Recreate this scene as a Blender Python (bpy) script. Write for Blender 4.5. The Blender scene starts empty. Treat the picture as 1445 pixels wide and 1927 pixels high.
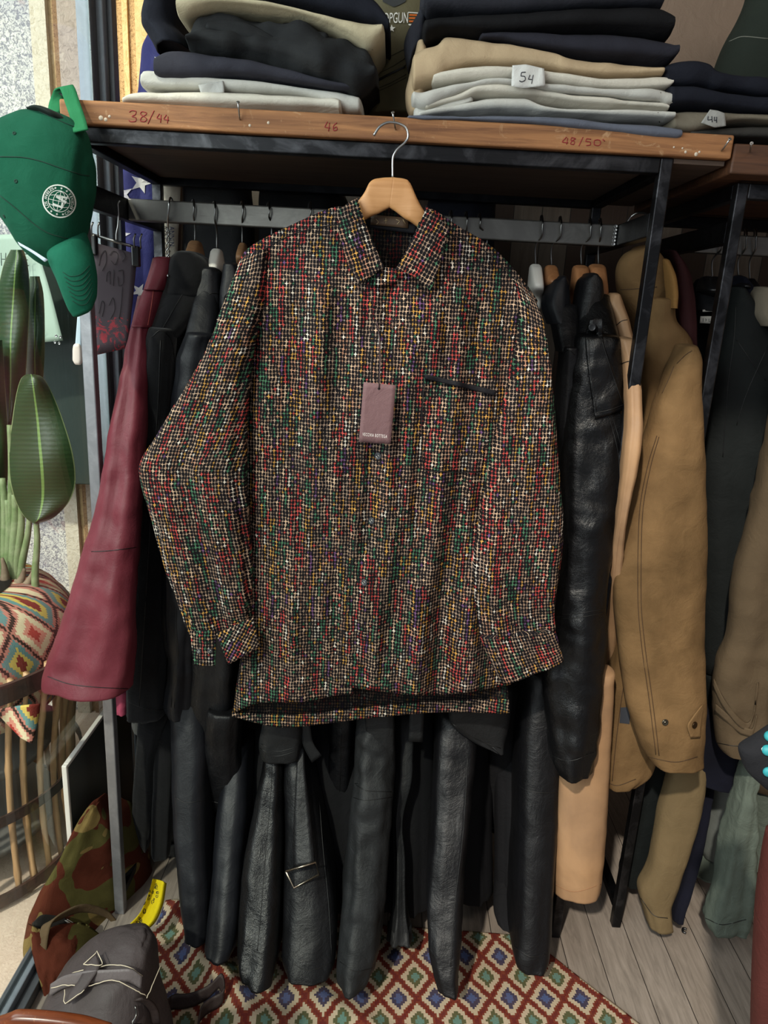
import bpy, bmesh, math, random
from mathutils import Vector, Matrix, noise
from mathutils.bvhtree import BVHTree
random.seed(4)
SC = bpy.context.scene
COL = SC.collection
W_, H_ = 1445, 1927
FPX = 1360.0
PIT, ROL, HC = math.radians(15.6), math.radians(3.1), 1.6
CF = Vector((0, math.cos(PIT), -math.sin(PIT)))
_u = Vector((0, math.sin(PIT), math.cos(PIT)))
_r = Vector((1, 0, 0))
CR = math.cos(ROL)*_r + math.sin(ROL)*_u
CU = -math.sin(ROL)*_r + math.cos(ROL)*_u
CAM = Vector((0, 0, HC))

def ray(x, y): return CF + CR*((x-722.5)/FPX) - CU*((y-963.5)/FPX)
def atY(x, y, Y):
    d = ray(x, y); return CAM + d*(Y/d.y)
def atX(x, y, X):
    d = ray(x, y); return CAM + d*(X/d.x)
def atZ(x, y, Z):
    d = ray(x, y); return CAM + d*((Z-HC)/d.z)

cam_d = bpy.data.cameras.new('camera'); cam = bpy.data.objects.new('camera', cam_d); COL.objects.link(cam)
cam_d.sensor_fit = 'VERTICAL'; cam_d.sensor_height = 24.0; cam_d.lens = FPX/H_*24.0
cam_d.clip_start = 0.02
cam.matrix_world = Matrix(((CR.x, CU.x, -CF.x, 0), (CR.y, CU.y, -CF.y, 0), (CR.z, CU.z, -CF.z, HC), (0, 0, 0, 1)))
SC.camera = cam

# ---------------------------------------------------------------- materials
def lin(h):
    h = h.lstrip('#'); v = [int(h[i:i+2], 16)/255 for i in (0, 2, 4)]
    return tuple((c/12.92 if c <= 0.04045 else ((c+0.055)/1.055)**2.4) for c in v) + (1,)
class N:
    def __init__(s, name):
        s.m = bpy.data.materials.new(name); s.m.use_nodes = True
        s.t = s.m.node_tree; s.b = s.t.nodes['Principled BSDF']
    def n(s, typ, **kw):
        x = s.t.nodes.new('ShaderNode'+typ)
        for k, v in kw.items():
            if k.startswith('i_'):
                key = k[2:]; key = int(key) if key.isdigit() else key.replace('_', ' ')
                s.put(v, x.inputs[key])
            else: setattr(x, k, v)
        return x
    def put(s, v, sock):
        if isinstance(v, bpy.types.NodeSocket): s.t.links.new(v, sock)
        else: sock.default_value = v
    def math(s, op, a, b=None, c=None, clamp=False):
        x = s.n('Math', operation=op, use_clamp=clamp); s.put(a, x.inputs[0])
        if b is not None: s.put(b, x.inputs[1])
        if c is not None: s.put(c, x.inputs[2])
        return x.outputs[0]
    def mix(s, f, a, b, bt='MIX'):
        x = s.n('Mix', data_type='RGBA', blend_type=bt)
        s.put(f, x.inputs[0]); s.put(a, x.inputs[6]); s.put(b, x.inputs[7]); return x.outputs[2]
    def coord(s, which='Object', scale=(1, 1, 1), rot=(0, 0, 0), loc=(0, 0, 0)):
        tc = s.n('TexCoord'); mp = s.n('Mapping')
        s.t.links.new(tc.outputs[which], mp.inputs[0])
        mp.inputs['Scale'].default_value = scale; mp.inputs['Rotation'].default_value = rot; mp.inputs['Location'].default_value = loc
        return mp.outputs[0]
    def noise(s, vec, scale, detail=3, rough=.55, dist=0):
        x = s.n('TexNoise'); s.put(vec, x.inputs['Vector']); x.inputs['Scale'].default_value = scale
        x.inputs['Detail'].default_value = detail; x.inputs['Roughness'].default_value = rough; x.inputs['Distortion'].default_value = dist
        return x.outputs[0]
    def ramp(s, f, stops, interp='LINEAR'):
        x = s.n('ValToRGB'); x.color_ramp.interpolation = interp; e = x.color_ramp.elements
        while len(e) > 1: e.remove(e[-1])
        e[0].position, e[0].color = stops[0][0], stops[0][1]
        for p, c in stops[1:]:
            k = e.new(p); k.color = c
        s.put(f, x.inputs[0]); return x.outputs[0]
    def bump(s, h, strength=.3, dist=.002):
        x = s.n('Bump'); x.inputs['Strength'].default_value = strength; x.inputs['Distance'].default_value = dist
        s.put(h, x.inputs['Height']); s.t.links.new(x.outputs[0], s.b.inputs['Normal'])
    def set(s, **kw):
        for k, v in kw.items(): s.put(v, s.b.inputs[k.replace('_', ' ')])
        return s

_cache = {}
def flat(name, h, rough=.6, metal=0, spec=.5):
    k = ('f', name)
    if k in _cache: return _cache[k]
    a = N(name); a.set(Base_Color=lin(h), Roughness=rough, Metallic=metal); a.b.inputs['Specular IOR Level'].default_value = spec
    _cache[k] = a.m; return a.m
def leather(name, h, rough=.42, var=.35, grain=1.0, h2=None, bump=.28):
    a = N(name); v = a.coord(); c = lin(h); c2 = lin(h2) if h2 else tuple(x*(1+var*1.6) for x in c[:3])+(1,)
    n1 = a.noise(v, 7, 5, .6, .4)
    f = a.ramp(n1, [(.3, (0, 0, 0, 1)), (.7, (1, 1, 1, 1))])
    a.set(Base_Color=a.mix(f, c, c2))
    rr = a.math('MULTIPLY_ADD', n1, .25, rough-.06); a.set(Roughness=rr)
    vo = a.n('TexVoronoi', feature='DISTANCE_TO_EDGE'); a.put(v, vo.inputs['Vector']); vo.inputs['Scale'].default_value = 420
    wr = a.noise(v, 16, 6, .65, 1.2); fine = a.noise(v, 160, 3)
    wr = a.math('ADD', wr, a.math('MULTIPLY', a.noise(a.coord(scale=(1, 1, .35)), 9, 4, .6, 1.6), .8)); h_ = a.math('MULTIPLY_ADD', vo.outputs[0], .25*grain, a.math('MULTIPLY_ADD', wr, 2.2, a.math('MULTIPLY', fine, .25*grain)))
    a.b.inputs['Specular IOR Level'].default_value = .30; a.bump(h_, bump, .006); return a.m
def cloth(name, h, var=.18, scale=900, rough=.9, weave=.25, blotch=9, h2=None, sheen=.0, wr=1.0):
    a = N(name); v = a.coord(); c = lin(h); c2 = lin(h2) if h2 else tuple(min(1, x*(1+var*2)) for x in c[:3])+(1,)
    n1 = a.noise(v, blotch, 5, .6, .3); f = a.ramp(n1, [(.32, (0, 0, 0, 1)), (.68, (1, 1, 1, 1))])
    fine = a.noise(v, scale, 2, .7)
    base = a.mix(f, c, c2)
    a.set(Base_Color=a.mix(a.math('MULTIPLY', fine, weave), base, tuple(x*.45 for x in c[:3])+(1,)), Roughness=rough)
    a.b.inputs['Specular IOR Level'].default_value = .2
    a.b.inputs['Sheen Weight'].default_value = sheen
    w = a.noise(v, 22, 4, .6, .8)
    a.bump(a.math('MULTIPLY_ADD', w, 1.6*wr, a.math('MULTIPLY', fine, .25)), .5, .004); return a.m
def steel(name, h='#3a3b3e', rough=.38, metal=.9, worn=2.2):
    a = N(name); v = a.coord(scale=(3, 60, 60)); n1 = a.noise(v, 9, 5, .65); v2 = a.coord(); n2 = a.noise(v2, 14, 5, .6, 1.0)
    c = lin(h); hi = tuple(min(1, x*worn+.008) for x in c[:3])+(1,)
    f = a.ramp(n2, [(.45, (0, 0, 0, 1)), (.85, (1, 1, 1, 1))])
    a.set(Base_Color=a.mix(f, c, hi), Metallic=metal, Roughness=a.math('MULTIPLY_ADD', n1, .35, rough-.15))
    a.bump(n1, .15, .001); return a.m
def wood(name, h, h2, axis='X', scale=1.0, rough=.6, worn=None, bumpy=.3):
    a = N(name); s = {'X': (1.6, 26, 26), 'Z': (26, 26, 1.6), 'Y': (26, 1.6, 26)}[axis]
    v = a.coord(scale=tuple(q*scale for q in s)); n1 = a.noise(v, 3, 8, .65, .6); n2 = a.noise(a.coord(), 60, 4)
    f = a.ramp(n1, [(.32, (0, 0, 0, 1)), (.66, (1, 1, 1, 1))]); b = a.mix(f, lin(h), lin(h2))
    if worn:
        w = a.ramp(a.noise(a.coord(), 24, 6, .7, 1), [(.58, (0, 0, 0, 1)), (.68, (1, 1, 1, 1))])
        b = a.mix(w, b, lin(worn))
    a.set(Base_Color=b, Roughness=rough); a.bump(a.math('ADD', n1, a.math('MULTIPLY', n2, .3)), bumpy, .002); return a.m

def weave(name, dark=1.0, pale=1.0):
    """multicoloured flecked black tweed: coloured yarn lattice around black dots, UV in metres"""
    a = N(name); tc = a.n('TexCoord'); uv = tc.outputs['UV']
    wob = a.n('TexNoise'); a.put(uv, wob.inputs['Vector']); wob.inputs['Scale'].default_value = 60; wob.inputs['Detail'].default_value = 3
    sub = a.n('VectorMath', operation='SUBTRACT'); a.put(wob.outputs['Color'], sub.inputs[0]); sub.inputs[1].default_value = (.5, .5, .5)
    sc_ = a.n('VectorMath', operation='SCALE'); a.put(sub.outputs[0], sc_.inputs[0]); sc_.inputs['Scale'].default_value = .0068
    ad = a.n('VectorMath', operation='ADD'); a.put(uv, ad.inputs[0]); a.put(sc_.outputs[0], ad.inputs[1])
    sp = a.n('SeparateXYZ'); a.put(ad.outputs[0], sp.inputs[0])
    gx = a.math('DIVIDE', sp.outputs[0], .0064); gy = a.math('DIVIDE', sp.outputs[1], .0079)
    ix = a.math('FLOOR', gx); iy = a.math('FLOOR', gy)
    fx = a.math('ABSOLUTE', a.math('SUBTRACT', a.math('FRACT', gx), .5)); fy = a.math('ABSOLUTE', a.math('SUBTRACT', a.math('FRACT', gy), .5))
    # yarn: a thin cross along cell axes plus a knot at the middle
    def wn(x, y, z=0.0):
        cx = a.n('CombineXYZ'); a.put(x, cx.inputs[0]); a.put(y, cx.inputs[1]); a.put(z, cx.inputs[2])
        w = a.n('TexWhiteNoise', noise_dimensions='3D'); a.put(cx.outputs[0], w.inputs['Vector']); return w.outputs['Value']
    r1 = wn(ix, iy, 3.0); r2 = wn(ix, iy, 7.0)
    lw_v = a.math('MULTIPLY_ADD', r1, .11, .025); lw_h = a.math('MULTIPLY_ADD', r2, .10, .0)
    arm_v = a.math('MULTIPLY', a.math('LESS_THAN', fx, lw_v), a.math('LESS_THAN', fy, a.math('MULTIPLY_ADD', r2, .3, .33)))
    arm_h = a.math('MULTIPLY', a.math('LESS_THAN', fy, lw_h), a.math('LESS_THAN', fx, a.math('MULTIPLY_ADD', r1, .35, .30)))
    knot = a.math('LESS_THAN', a.math('ADD', fx, fy), a.math('MULTIPLY_ADD', r1, .13, .235))
    mask = a.math('MAXIMUM', knot, a.math('MAXIMUM', arm_v, arm_h))
    colr = wn(ix, 1.0, 11.0)
    seg = a.math('FLOOR', a.math('MULTIPLY_ADD', colr, 9.0, a.math('DIVIDE', iy, 7.0)))
    ix2 = a.math('FLOOR', a.math('DIVIDE', ix, 2.0))
    seg2 = a.math('FLOOR', a.math('MULTIPLY_ADD', wn(ix2, 5.0, 2.0), 9.0, a.math('DIVIDE', iy, 11.0)))
    pick = a.math('FRACT', a.math('ADD', a.math('MULTIPLY', wn(ix2, seg2, 5.0), .86), a.math('MULTIPLY', wn(ix, seg, 1.0), .30)))
    pick = a.mix(a.math('LESS_THAN', wn(ix, iy, 9.0), .22), pick, wn(ix, iy, 13.0))
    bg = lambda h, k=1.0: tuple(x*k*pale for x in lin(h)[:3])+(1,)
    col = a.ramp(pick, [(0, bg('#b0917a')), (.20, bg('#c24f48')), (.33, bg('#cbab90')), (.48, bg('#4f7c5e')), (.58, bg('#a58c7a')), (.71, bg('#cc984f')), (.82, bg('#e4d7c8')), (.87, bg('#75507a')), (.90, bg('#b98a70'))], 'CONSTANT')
    br = a.math('MULTIPLY_ADD', r2, .55, .42)
    hsv = a.n('HueSaturation'); a.put(col, hsv.inputs['Color']); a.put(br, hsv.inputs['Value'])
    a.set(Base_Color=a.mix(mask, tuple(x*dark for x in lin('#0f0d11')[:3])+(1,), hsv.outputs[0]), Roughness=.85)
    a.b.inputs['Specular IOR Level'].default_value = .15
    a.bump(a.math('ADD', mask, a.math('MULTIPLY', a.noise(uv, 900, 2), .6)), .35, .0012)
    return a.m

def kilim(name, cx, cy, rot, pal, q=.0065, loc=(0, 0)):
    """stair-stepped diamonds; pal = lattice, lattice2, cream, (core a, ring a), (core b, ring b)"""
    a = N(name); v = a.coord('UV', rot=(0, 0, rot), loc=(loc[0], loc[1], 0))
    sp = a.n('SeparateXYZ'); a.put(v, sp.inputs[0])
    qx = a.math('MULTIPLY', a.math('ROUND', a.math('DIVIDE', sp.outputs[0], q)), q)
    qy = a.math('MULTIPLY', a.math('ROUND', a.math('DIVIDE', sp.outputs[1], q)), q)
    X = a.math('DIVIDE', qx, cx); Y = a.math('DIVIDE', qy, cy)
    s = a.math('ADD', X, Y); d = a.math('SUBTRACT', X, Y)   # rotated lattice
    fs = a.math('ABSOLUTE', a.math('SUBTRACT', a.math('FRACT', s), .5)); fd = a.math('ABSOLUTE', a.math('SUBTRACT', a.math('FRACT', d), .5))
    m = a.math('MULTIPLY', a.math('MAXIMUM', fs, fd), 2.0)
    row = a.math('MODULO', a.math('ABSOLUTE', a.math('ADD', a.math('FLOOR', s), a.math('MULTIPLY', a.math('FLOOR', d), -1.0))), 2.0)
    A = [(0, lin(pal[3][0])), (.26, lin(pal[3][1])), (.50, lin(pal[2])), (.80, lin(pal[0])), (.92, lin(pal[1]))]
    B = [(0, lin(pal[4][0])), (.26, lin(pal[4][1])), (.50, lin(pal[2])), (.80, lin(pal[0])), (.92, lin(pal[1]))]
    if len(pal) > 5: B = [(0, lin(pal[4][0])), (.3, lin(pal[4][1])), (.52, lin(pal[5])), (.80, lin(pal[0])), (.92, lin(pal[1]))]
    c = a.mix(row, a.ramp(m, A, 'CONSTANT'), a.ramp(m, B, 'CONSTANT'))
    n1 = a.noise(v, 300, 3); n2 = a.noise(v, 30, 4)
    c = a.mix(a.math('MULTIPLY', n1, .45), c, a.mix(1.0, c, (.45, .4, .38, 1), 'MULTIPLY'))
    c = a.mix(a.math('MULTIPLY', n2, .25), c, (.25, .12, .08, 1))
    a.set(Base_Color=c, Roughness=.95); a.b.inputs['Specular IOR Level'].default_value = .1
    a.bump(n1, .5, .002); return a.m

# ---------------------------------------------------------------- objects
def thing(name, label, cat, loc=(0, 0, 0), group=None):
    o = bpy.data.objects.new(name, None); COL.objects.link(o); o.location = loc; o.empty_display_size = .05
    o['label'] = label; o['category'] = cat
    if group: o['group'] = group
    return o
def tag(o, label, cat, group=None):
    o['label'] = label; o['category'] = cat
    if group: o['group'] = group
    return o
def origin(p):
    v = Vector((0, 0, 0))
    while p is not None:
        v += Vector(p.location); p = p.parent
    return v
def mesh(name, verts, faces, mat, parent=None, uv=None, smooth=True, kind=None):
    me = bpy.data.meshes.new(name); me.from_pydata([tuple(v) for v in verts], [], faces)
    if uv:
        l = me.uv_layers.new(name='UVMap'); dat = l.data
        for lp in me.loops: dat[lp.index].uv = uv[lp.vertex_index]
    if mat: me.materials.append(mat)
    if smooth: me.polygons.foreach_set('use_smooth', [True]*len(me.polygons))
    me.update()
    o = bpy.data.objects.new(name, me); COL.objects.link(o)
    if parent:
        o.parent = parent; o.location = -origin(parent)
    if kind: o['kind'] = kind
    return o
def fixn(o):
    bm = bmesh.new(); bm.from_mesh(o.data); bmesh.ops.recalc_face_normals(bm, faces=bm.faces); bm.to_mesh(o.data); bm.free(); return o

def herm(ks, t):
    """monotone-ish cubic through rows ks at parameter t in [0,len-1]"""
    n = len(ks); i = min(int(t), n-2); f = t-i; out = []
    for c in range(len(ks[0])):
        p0, p1 = ks[i][c], ks[i+1][c]; d = p1-p0
        dm = ks[i][c]-ks[i-1][c] if i > 0 else d
        dp = ks[i+2][c]-ks[i+1][c] if i+2 < n else d
        m0 = 0 if dm*d <= 0 else .5*(dm+d); m1 = 0 if dp*d <= 0 else .5*(dp+d)
        lim = 3*abs(d); m0 = max(-lim, min(lim, m0)); m1 = max(-lim, min(lim, m1))
        f2, f3 = f*f, f*f*f
        out.append((2*f3-3*f2+1)*p0+(f3-2*f2+f)*m0+(-2*f3+3*f2)*p1+(f3-f2)*m1)
    return out
def spow(v, e): return math.copysign(abs(v)**e, v)

def loft(name, st, mat, parent=None, n=2.4, M=36, res=7, fold=0.0, fk=5, nz=0.004, nf=9.0, seed=0, hem=True, tb=None, grow=True, kind=None, capA=True, edge=.25):
    """closed volume through stations (x1,y1,x2,y2,Y,t): two outline pixels at depth Y, half depth t (tb behind)"""
    R = (len(st)-1)*res; V = []; UVs = []; rings = []; L = 0; prev = None
    off = Vector((seed*3.17, seed*1.31, seed*7.7))
    for k in range(R+1):
        q_ = herm(st, k/res); x1, y1, x2, y2, Y, t = q_[:6]; sk = q_[6] if len(q_) > 6 else 0
        a, b = atY(x1, y1, Y-sk), atY(x2, y2, Y+sk); c = (a+b)/2; h = (b-a)/2
        if prev is not None: L += (c-prev).length
        prev = c; hl = max(h.length, 1e-5); hh = h/hl; s = k/R; ring = []
        g = (.25+.75*s) if grow else 1.0
        per = 2*(hl+t)*1.6
        for j in range(M):
            th = 2*math.pi*j/M; ct, sn = math.cos(th), math.sin(th)
            tt = t if sn < 0 else (tb if tb is not None else t)
            p = c + h*spow(ct, 2/n) + Vector((0, 1, 0))*tt*spow(sn, 2/n)
            w = edge+(1-edge)*abs(sn)
            ph = noise.noise(Vector((seed*1.7, s*1.3, 0)))*2.0
            d = fold*g*w*(math.sin(fk*th+seed*2.1+ph)+.6*math.sin((2*fk+1)*th+seed+ph*1.7))*.6
            q = p+off; d += nz*w*noise.noise(Vector((q.x*nf, q.y*nf, q.z*nf*.45))) + nz*.5*w*noise.noise(q*nf*2.7)
            p = p + (hh*ct + Vector((0, 1, 0))*sn)*d
            ring.append(len(V)); V.append(p); UVs.append(((p-c).dot(hh)+(c.x if seed else 0)*0, -L))
        rings.append((ring, c, hh))
    F = []
    for k in range(R):
        A, B = rings[k][0], rings[k+1][0]
        for j in range(M): F.append((A[j], A[(j+1) % M], B[(j+1) % M], B[j]))
    def cap(ring, c, up, rev):
        cur = ring
        for sc_, dz in up:
            nw = []
            for i in ring:
                nw.append(len(V)); V.append(c+(V[i]-c)*sc_+dz); UVs.append(UVs[i])
            for j in range(M):
                f = (cur[j], cur[(j+1) % M], nw[(j+1) % M], nw[j]); F.append(f[::-1] if rev else f)
            cur = nw
        ci = len(V); V.append(c+up[-1][1]); UVs.append(UVs[ring[0]])
        for j in range(M):
            f = (cur[j], cur[(j+1) % M], ci); F.append(f[::-1] if rev else f)
    ax = (rings[-1][1]-rings[-2][1]).normalized(); a0 = (rings[1][1]-rings[0][1]).normalized()
    if hem: cap(rings[-1][0], rings[-1][1], [(.965, ax*.001), (.93, -ax*.004), (.90, -ax*.03)], False)
    else: cap(rings[-1][0], rings[-1][1], [(.9, ax*.003), (.6, ax*.006)], False)
    cap(rings[0][0], rings[0][1], [(.9, -a0*.003), (.6, -a0*.006)], True)
    return fixn(mesh(name, V, F, mat, parent, UVs, True, kind))

def V3(rows, Y0, Y1=None, t0=.05, t1=None, tilt=.054):
    """rows (y,xl,xr[,Y,t]) -> stations"""
    Y1 = Y0 if Y1 is None else Y1; t1 = t0 if t1 is None else t1; out = []
    for i, r in enumerate(rows):
        f = (r[0]-rows[0][0])/max(1e-6, rows[-1][0]-rows[0][0]); dy = tilt*(r[2]-r[1])/2
        Y = r[3] if len(r) > 3 else Y0+(Y1-Y0)*f; t = r[4] if len(r) > 4 else t0+(t1-t0)*f
        out.append((r[1], r[0]-dy, r[2], r[0]+dy, Y, t))
    return out

def proj(P):
    d = Vector(P)-CAM; z = d.dot(CF); return (722.5+FPX*d.dot(CR)/z, 963.5-FPX*d.dot(CU)/z)
def HS(rows, Yf, t, k=.8):
    out = []
    for x, y0, y1 in rows:
        r = []
        for y in (y0, y1):
            p = atY(x, y, Yf); p.y += k*t; r += list(proj(p))
        out.append((r[0], r[1], r[2], r[3], Yf+k*t, t))
    return out
def poly_at(pl, s):
    d = [0]
    for i in range(1, len(pl)): d.append(d[-1]+math.hypot(pl[i][0]-pl[i-1][0], pl[i][1]-pl[i-1][1]))
    t = s*d[-1]
    for i in range(1, len(pl)):
        if t <= d[i] or i == len(pl)-1:
            f = (t-d[i-1])/max(1e-9, d[i]-d[i-1]); return (pl[i-1][0]+(pl[i][0]-pl[i-1][0])*f, pl[i-1][1]+(pl[i][1]-pl[i-1][1])*f)
def smooth_poly(pl, k=6):
    if len(pl) < 3: return pl
    out = []
    for i in range((len(pl)-1)*k+1): out.append(tuple(herm(pl, i/k)))
    return out
def patch(name, top, bot, left, right, Yf, mat, parent=None, nu=40, nv=40, thick=.002, rot=0.0, sm=True, kind=None):
    """surface filling a four-sided outline, depth from Yf(u,v,px,py), with real thickness"""
    if sm: top, bot, left, right = map(smooth_poly, (top, bot, left, right))
    if not callable(Yf):
        y0 = Yf; Yf = lambda u, v, x, y: y0
    V = []; UV = []
    c00, c10, c01, c11 = top[0], top[-1], bot[0], bot[-1]
    for j in range(nv+1):
        v = j/nv; l = poly_at(left, v); r = poly_at(right, v)
        for i in range(nu+1):
            u = i/nu; t = poly_at(top, u); b = poly_at(bot, u)
            p = [(1-v)*t[k]+v*b[k]+(1-u)*l[k]+u*r[k]-((1-u)*(1-v)*c00[k]+u*(1-v)*c10[k]+(1-u)*v*c01[k]+u*v*c11[k]) for k in (0, 1)]
            w = atY(p[0], p[1], Yf(u, v, p[0], p[1])); V.append(w)
            UV.append((w.x*math.cos(rot)-w.z*math.sin(rot), w.x*math.sin(rot)+w.z*math.cos(rot)))
    F = []; n = nu+1; m = len(V)
    for j in range(nv):
        for i in range(nu): F.append((j*n+i, j*n+i+1, (j+1)*n+i+1, (j+1)*n+i))
    if thick:
        for i in range(m): V.append(V[i]+Vector((0, thick, 0))); UV.append(UV[i])
        F += [tuple(m+q for q in f[::-1]) for f in F[:]]
        bd = [i for i in range(n)]+[j*n+nu for j in range(1, nv+1)]+[nv*n+i for i in range(nu-1, -1, -1)]+[j*n for j in range(nv-1, 0, -1)]
        for k in range(len(bd)):
            a, b = bd[k], bd[(k+1) % len(bd)]; F.append((b, a, a+m, b+m))
    return fixn(mesh(name, V, F, mat, parent, UV, True, kind))

def tube_mesh(pts, r, M=8, ry=None, closed=False):
    V = []; F = []; n = len(pts); up = Vector((0.13, .4, .9)).normalized()
    rr = r if isinstance(r, (list, tuple)) else [r]*n
    for k in range(n):
        a = pts[k-1] if (k > 0 or closed) else pts[0]; b = pts[(k+1) % n] if (k < n-1 or closed) else pts[-1]
        d = (b-a); d = d.normalized() if d.length > 1e-9 else Vector((0, 0, 1))
        s = d.cross(up); s = s.normalized() if s.length > 1e-5 else Vector((1, 0, 0)); u2 = s.cross(d)
        for j in range(M):
            th = 2*math.pi*j/M; V.append(pts[k]+s*(math.cos(th)*rr[k])+u2*(math.sin(th)*(ry or rr[k])))
    for k in range(n if closed else n-1):
        for j in range(M):
            A, B = k*M, ((k+1) % n)*M; F.append((A+j, A+(j+1) % M, B+(j+1) % M, B+j))
    if not closed: F += [tuple(range(M))[::-1], tuple((n-1)*M+j for j in range(M))]
    return V, F
def tube(name, pts, r, mat, parent=None, M=8, sm=4, closed=False, kind=None):
    pts = [Vector(p) for p in pts]
    if sm and len(pts) > 2 and not closed: pts = [Vector(herm([tuple(p) for p in pts], i/sm)) for i in range((len(pts)-1)*sm+1)]
    V, F = tube_mesh(pts, r, M, closed=closed); return fixn(mesh(name, V, F, mat, parent, kind=kind))
def tubes(name, lst, r, mat, parent=None, M=6, sm=3):
    V = []; F = []
    for pts in lst:
        pts = [Vector(p) for p in pts]
        if sm and len(pts) > 2: pts = [Vector(herm([tuple(p) for p in pts], i/sm)) for i in range((len(pts)-1)*sm+1)]
        v, f = tube_mesh(pts, r, M); b = len(V); V += v; F += [tuple(q+b for q in x) for x in f]
    return fixn(mesh(name, V, F, mat, parent))
def ribbon(name, pts, wvec, thick, mat, parent=None, sm=5):
    """strap: centre line pts, half-width vectors (one or per point), thickness"""
    pts = [Vector(p) for p in pts]
    wv = [Vector(w) for w in wvec] if isinstance(wvec, list) else [Vector(wvec)]*len(pts)
    ks = [tuple(p)+tuple(w) for p, w in zip(pts, wv)]
    rows = [herm(ks, i/sm) for i in range((len(ks)-1)*sm+1)]; V = []; F = []
    for k, q in enumerate(rows):
        c = Vector(q[:3]); w = Vector(q[3:]); a = Vector(rows[max(0, k-1)][:3]); b = Vector(rows[min(len(rows)-1, k+1)][:3])
        nn = (b-a).cross(w); nn = nn.normalized()*thick/2 if nn.length > 1e-9 else Vector((0, thick/2, 0))
        V += [c-w-nn, c-w*.5-nn*1.15, c+w*.5-nn*1.15, c+w-nn, c+w+nn, c+w*.5+nn*1.15, c-w*.5+nn*1.15, c-w+nn]
    m = 8
    for k in range(len(rows)-1):
        for j in range(m): F.append((k*m+j, k*m+(j+1) % m, (k+1)*m+(j+1) % m, (k+1)*m+j))
    F += [tuple(range(m))[::-1], tuple((len(rows)-1)*m+j for j in range(m))]
    return fixn(mesh(name, V, F, mat, parent))
def box(name, lo, hi, mat, parent=None, bev=.002, kind=None, rz=0, seg=2):
    bm = bmesh.new(); bmesh.ops.create_cube(bm, size=1)
    lo, hi = Vector(lo), Vector(hi); c = (lo+hi)/2; d = hi-lo
    for v in bm.verts: v.co = Vector((v.co.x*d.x, v.co.y*d.y, v.co.z*d.z))
    if bev: bmesh.ops.bevel(bm, geom=list(bm.edges), offset=min(bev, min(d)*.45), segments=seg, affect='EDGES', profile=.5)
    if rz: bmesh.ops.rotate(bm, verts=bm.verts, cent=(0, 0, 0), matrix=Matrix.Rotation(rz, 3, 'Z'))
    for v in bm.verts: v.co += c
    me = bpy.data.meshes.new(name); bm.to_mesh(me); bm.free(); me.materials.append(mat)
    o = bpy.data.objects.new(name, me); COL.objects.link(o)
    if parent: o.parent = parent; o.location = -origin(parent)
    if kind: o['kind'] = kind
    return o
def disc(name, c, nrm, r, h, mat, parent=None, M=24, prof=None):
    """turned button-like solid about nrm; prof rows (radius fraction, height fraction)"""
    nrm = Vector(nrm).normalized(); a = nrm.orthogonal().normalized(); b = nrm.cross(a); c = Vector(c)
    prof = prof or [(1, 0), (1, .7), (.9, 1), (.7, .8), (.6, .75)]; V = []; F = []
    for rf, hf in prof:
        for j in range(M):
            th = 2*math.pi*j/M; V.append(c+(a*math.cos(th)+b*math.sin(th))*r*rf+nrm*h*hf)
    for k in range(len(prof)-1):
        for j in range(M): F.append((k*M+j, k*M+(j+1) % M, (k+1)*M+(j+1) % M, (k+1)*M+j))
    F += [tuple(range(M))[::-1], tuple((len(prof)-1)*M+j for j in range(M))]
    return fixn(mesh(name, V, F, mat, parent))

_bv = {}
def bvh(o):
    if o.name not in _bv:
        me = o.data; off = origin(o); _bv[o.name] = BVHTree.FromPolygons([v.co+off for v in me.vertices], [tuple(p.vertices) for p in me.polygons])
    return _bv[o.name]
def hit(o, x, y, lift=.0008):
    d = ray(x, y).normalized(); loc, nrm, i, ds = bvh(o).ray_cast(CAM, d)
    if loc is None:
        loc, nrm, i, ds = bvh(o).find_nearest(atY(x, y, sum((v.co.y for v in o.data.vertices))/len(o.data.vertices)))
    if nrm.dot(d) > 0: nrm = -nrm
    return loc+nrm*lift, nrm
def seam(o, lines, mat, r=.0009, parent=None, name='seam', lift=.0004, dense=6, sm=True):
    L = []
    for pl in lines:
        q = smooth_poly(pl, dense) if sm else [poly_at(pl, i/max(1, (len(pl)-1)*dense)) for i in range((len(pl)-1)*dense+1)]
        L.append([hit(o, p[0], p[1], lift)[0] for p in q])
    return tubes(name, L, r, mat, parent or o, 6, 0)
def decal(name, o, verts2, faces, mat, parent=None, lift=.0012):
    return mesh(name, [hit(o, x, y, lift)[0] for x, y in verts2], faces, mat, parent or o, smooth=False)
def text2d(s, spacing=1.0):
    cu = bpy.data.curves.new('txt', 'FONT'); cu.body = s; cu.align_x = 'LEFT'; cu.space_character = spacing; cu.resolution_u = 3
    ob = bpy.data.objects.new('txt', cu); COL.objects.link(ob); bpy.context.view_layer.update()
    dg = bpy.context.evaluated_depsgraph_get(); me = bpy.data.meshes.new_from_object(ob.evaluated_get(dg))
    v = [(q.co.x, q.co.y) for q in me.vertices]; f = [tuple(p.vertices) for p in me.polygons]
    bpy.data.objects.remove(ob); bpy.data.meshes.remove(me); bpy.data.curves.remove(cu)
    x0 = min(q[0] for q in v); x1 = max(q[0] for q in v); y0 = min(q[1] for q in v); y1 = max(q[1] for q in v)
    return [((q[0]-x0)/(x1-x0), (q[1]-y0)/(y1-y0)) for q in v], f
def text_quad(s, bl, br, tl, spacing=1.0):
    """letters stretched into the parallelogram bottom-left, bottom-right, top-left (pixels)"""
    v, f = text2d(s, spacing)
    return [(bl[0]+a*(br[0]-bl[0])+b*(tl[0]-bl[0]), bl[1]+a*(br[1]-bl[1])+b*(tl[1]-bl[1])) for a, b in v], f
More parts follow.
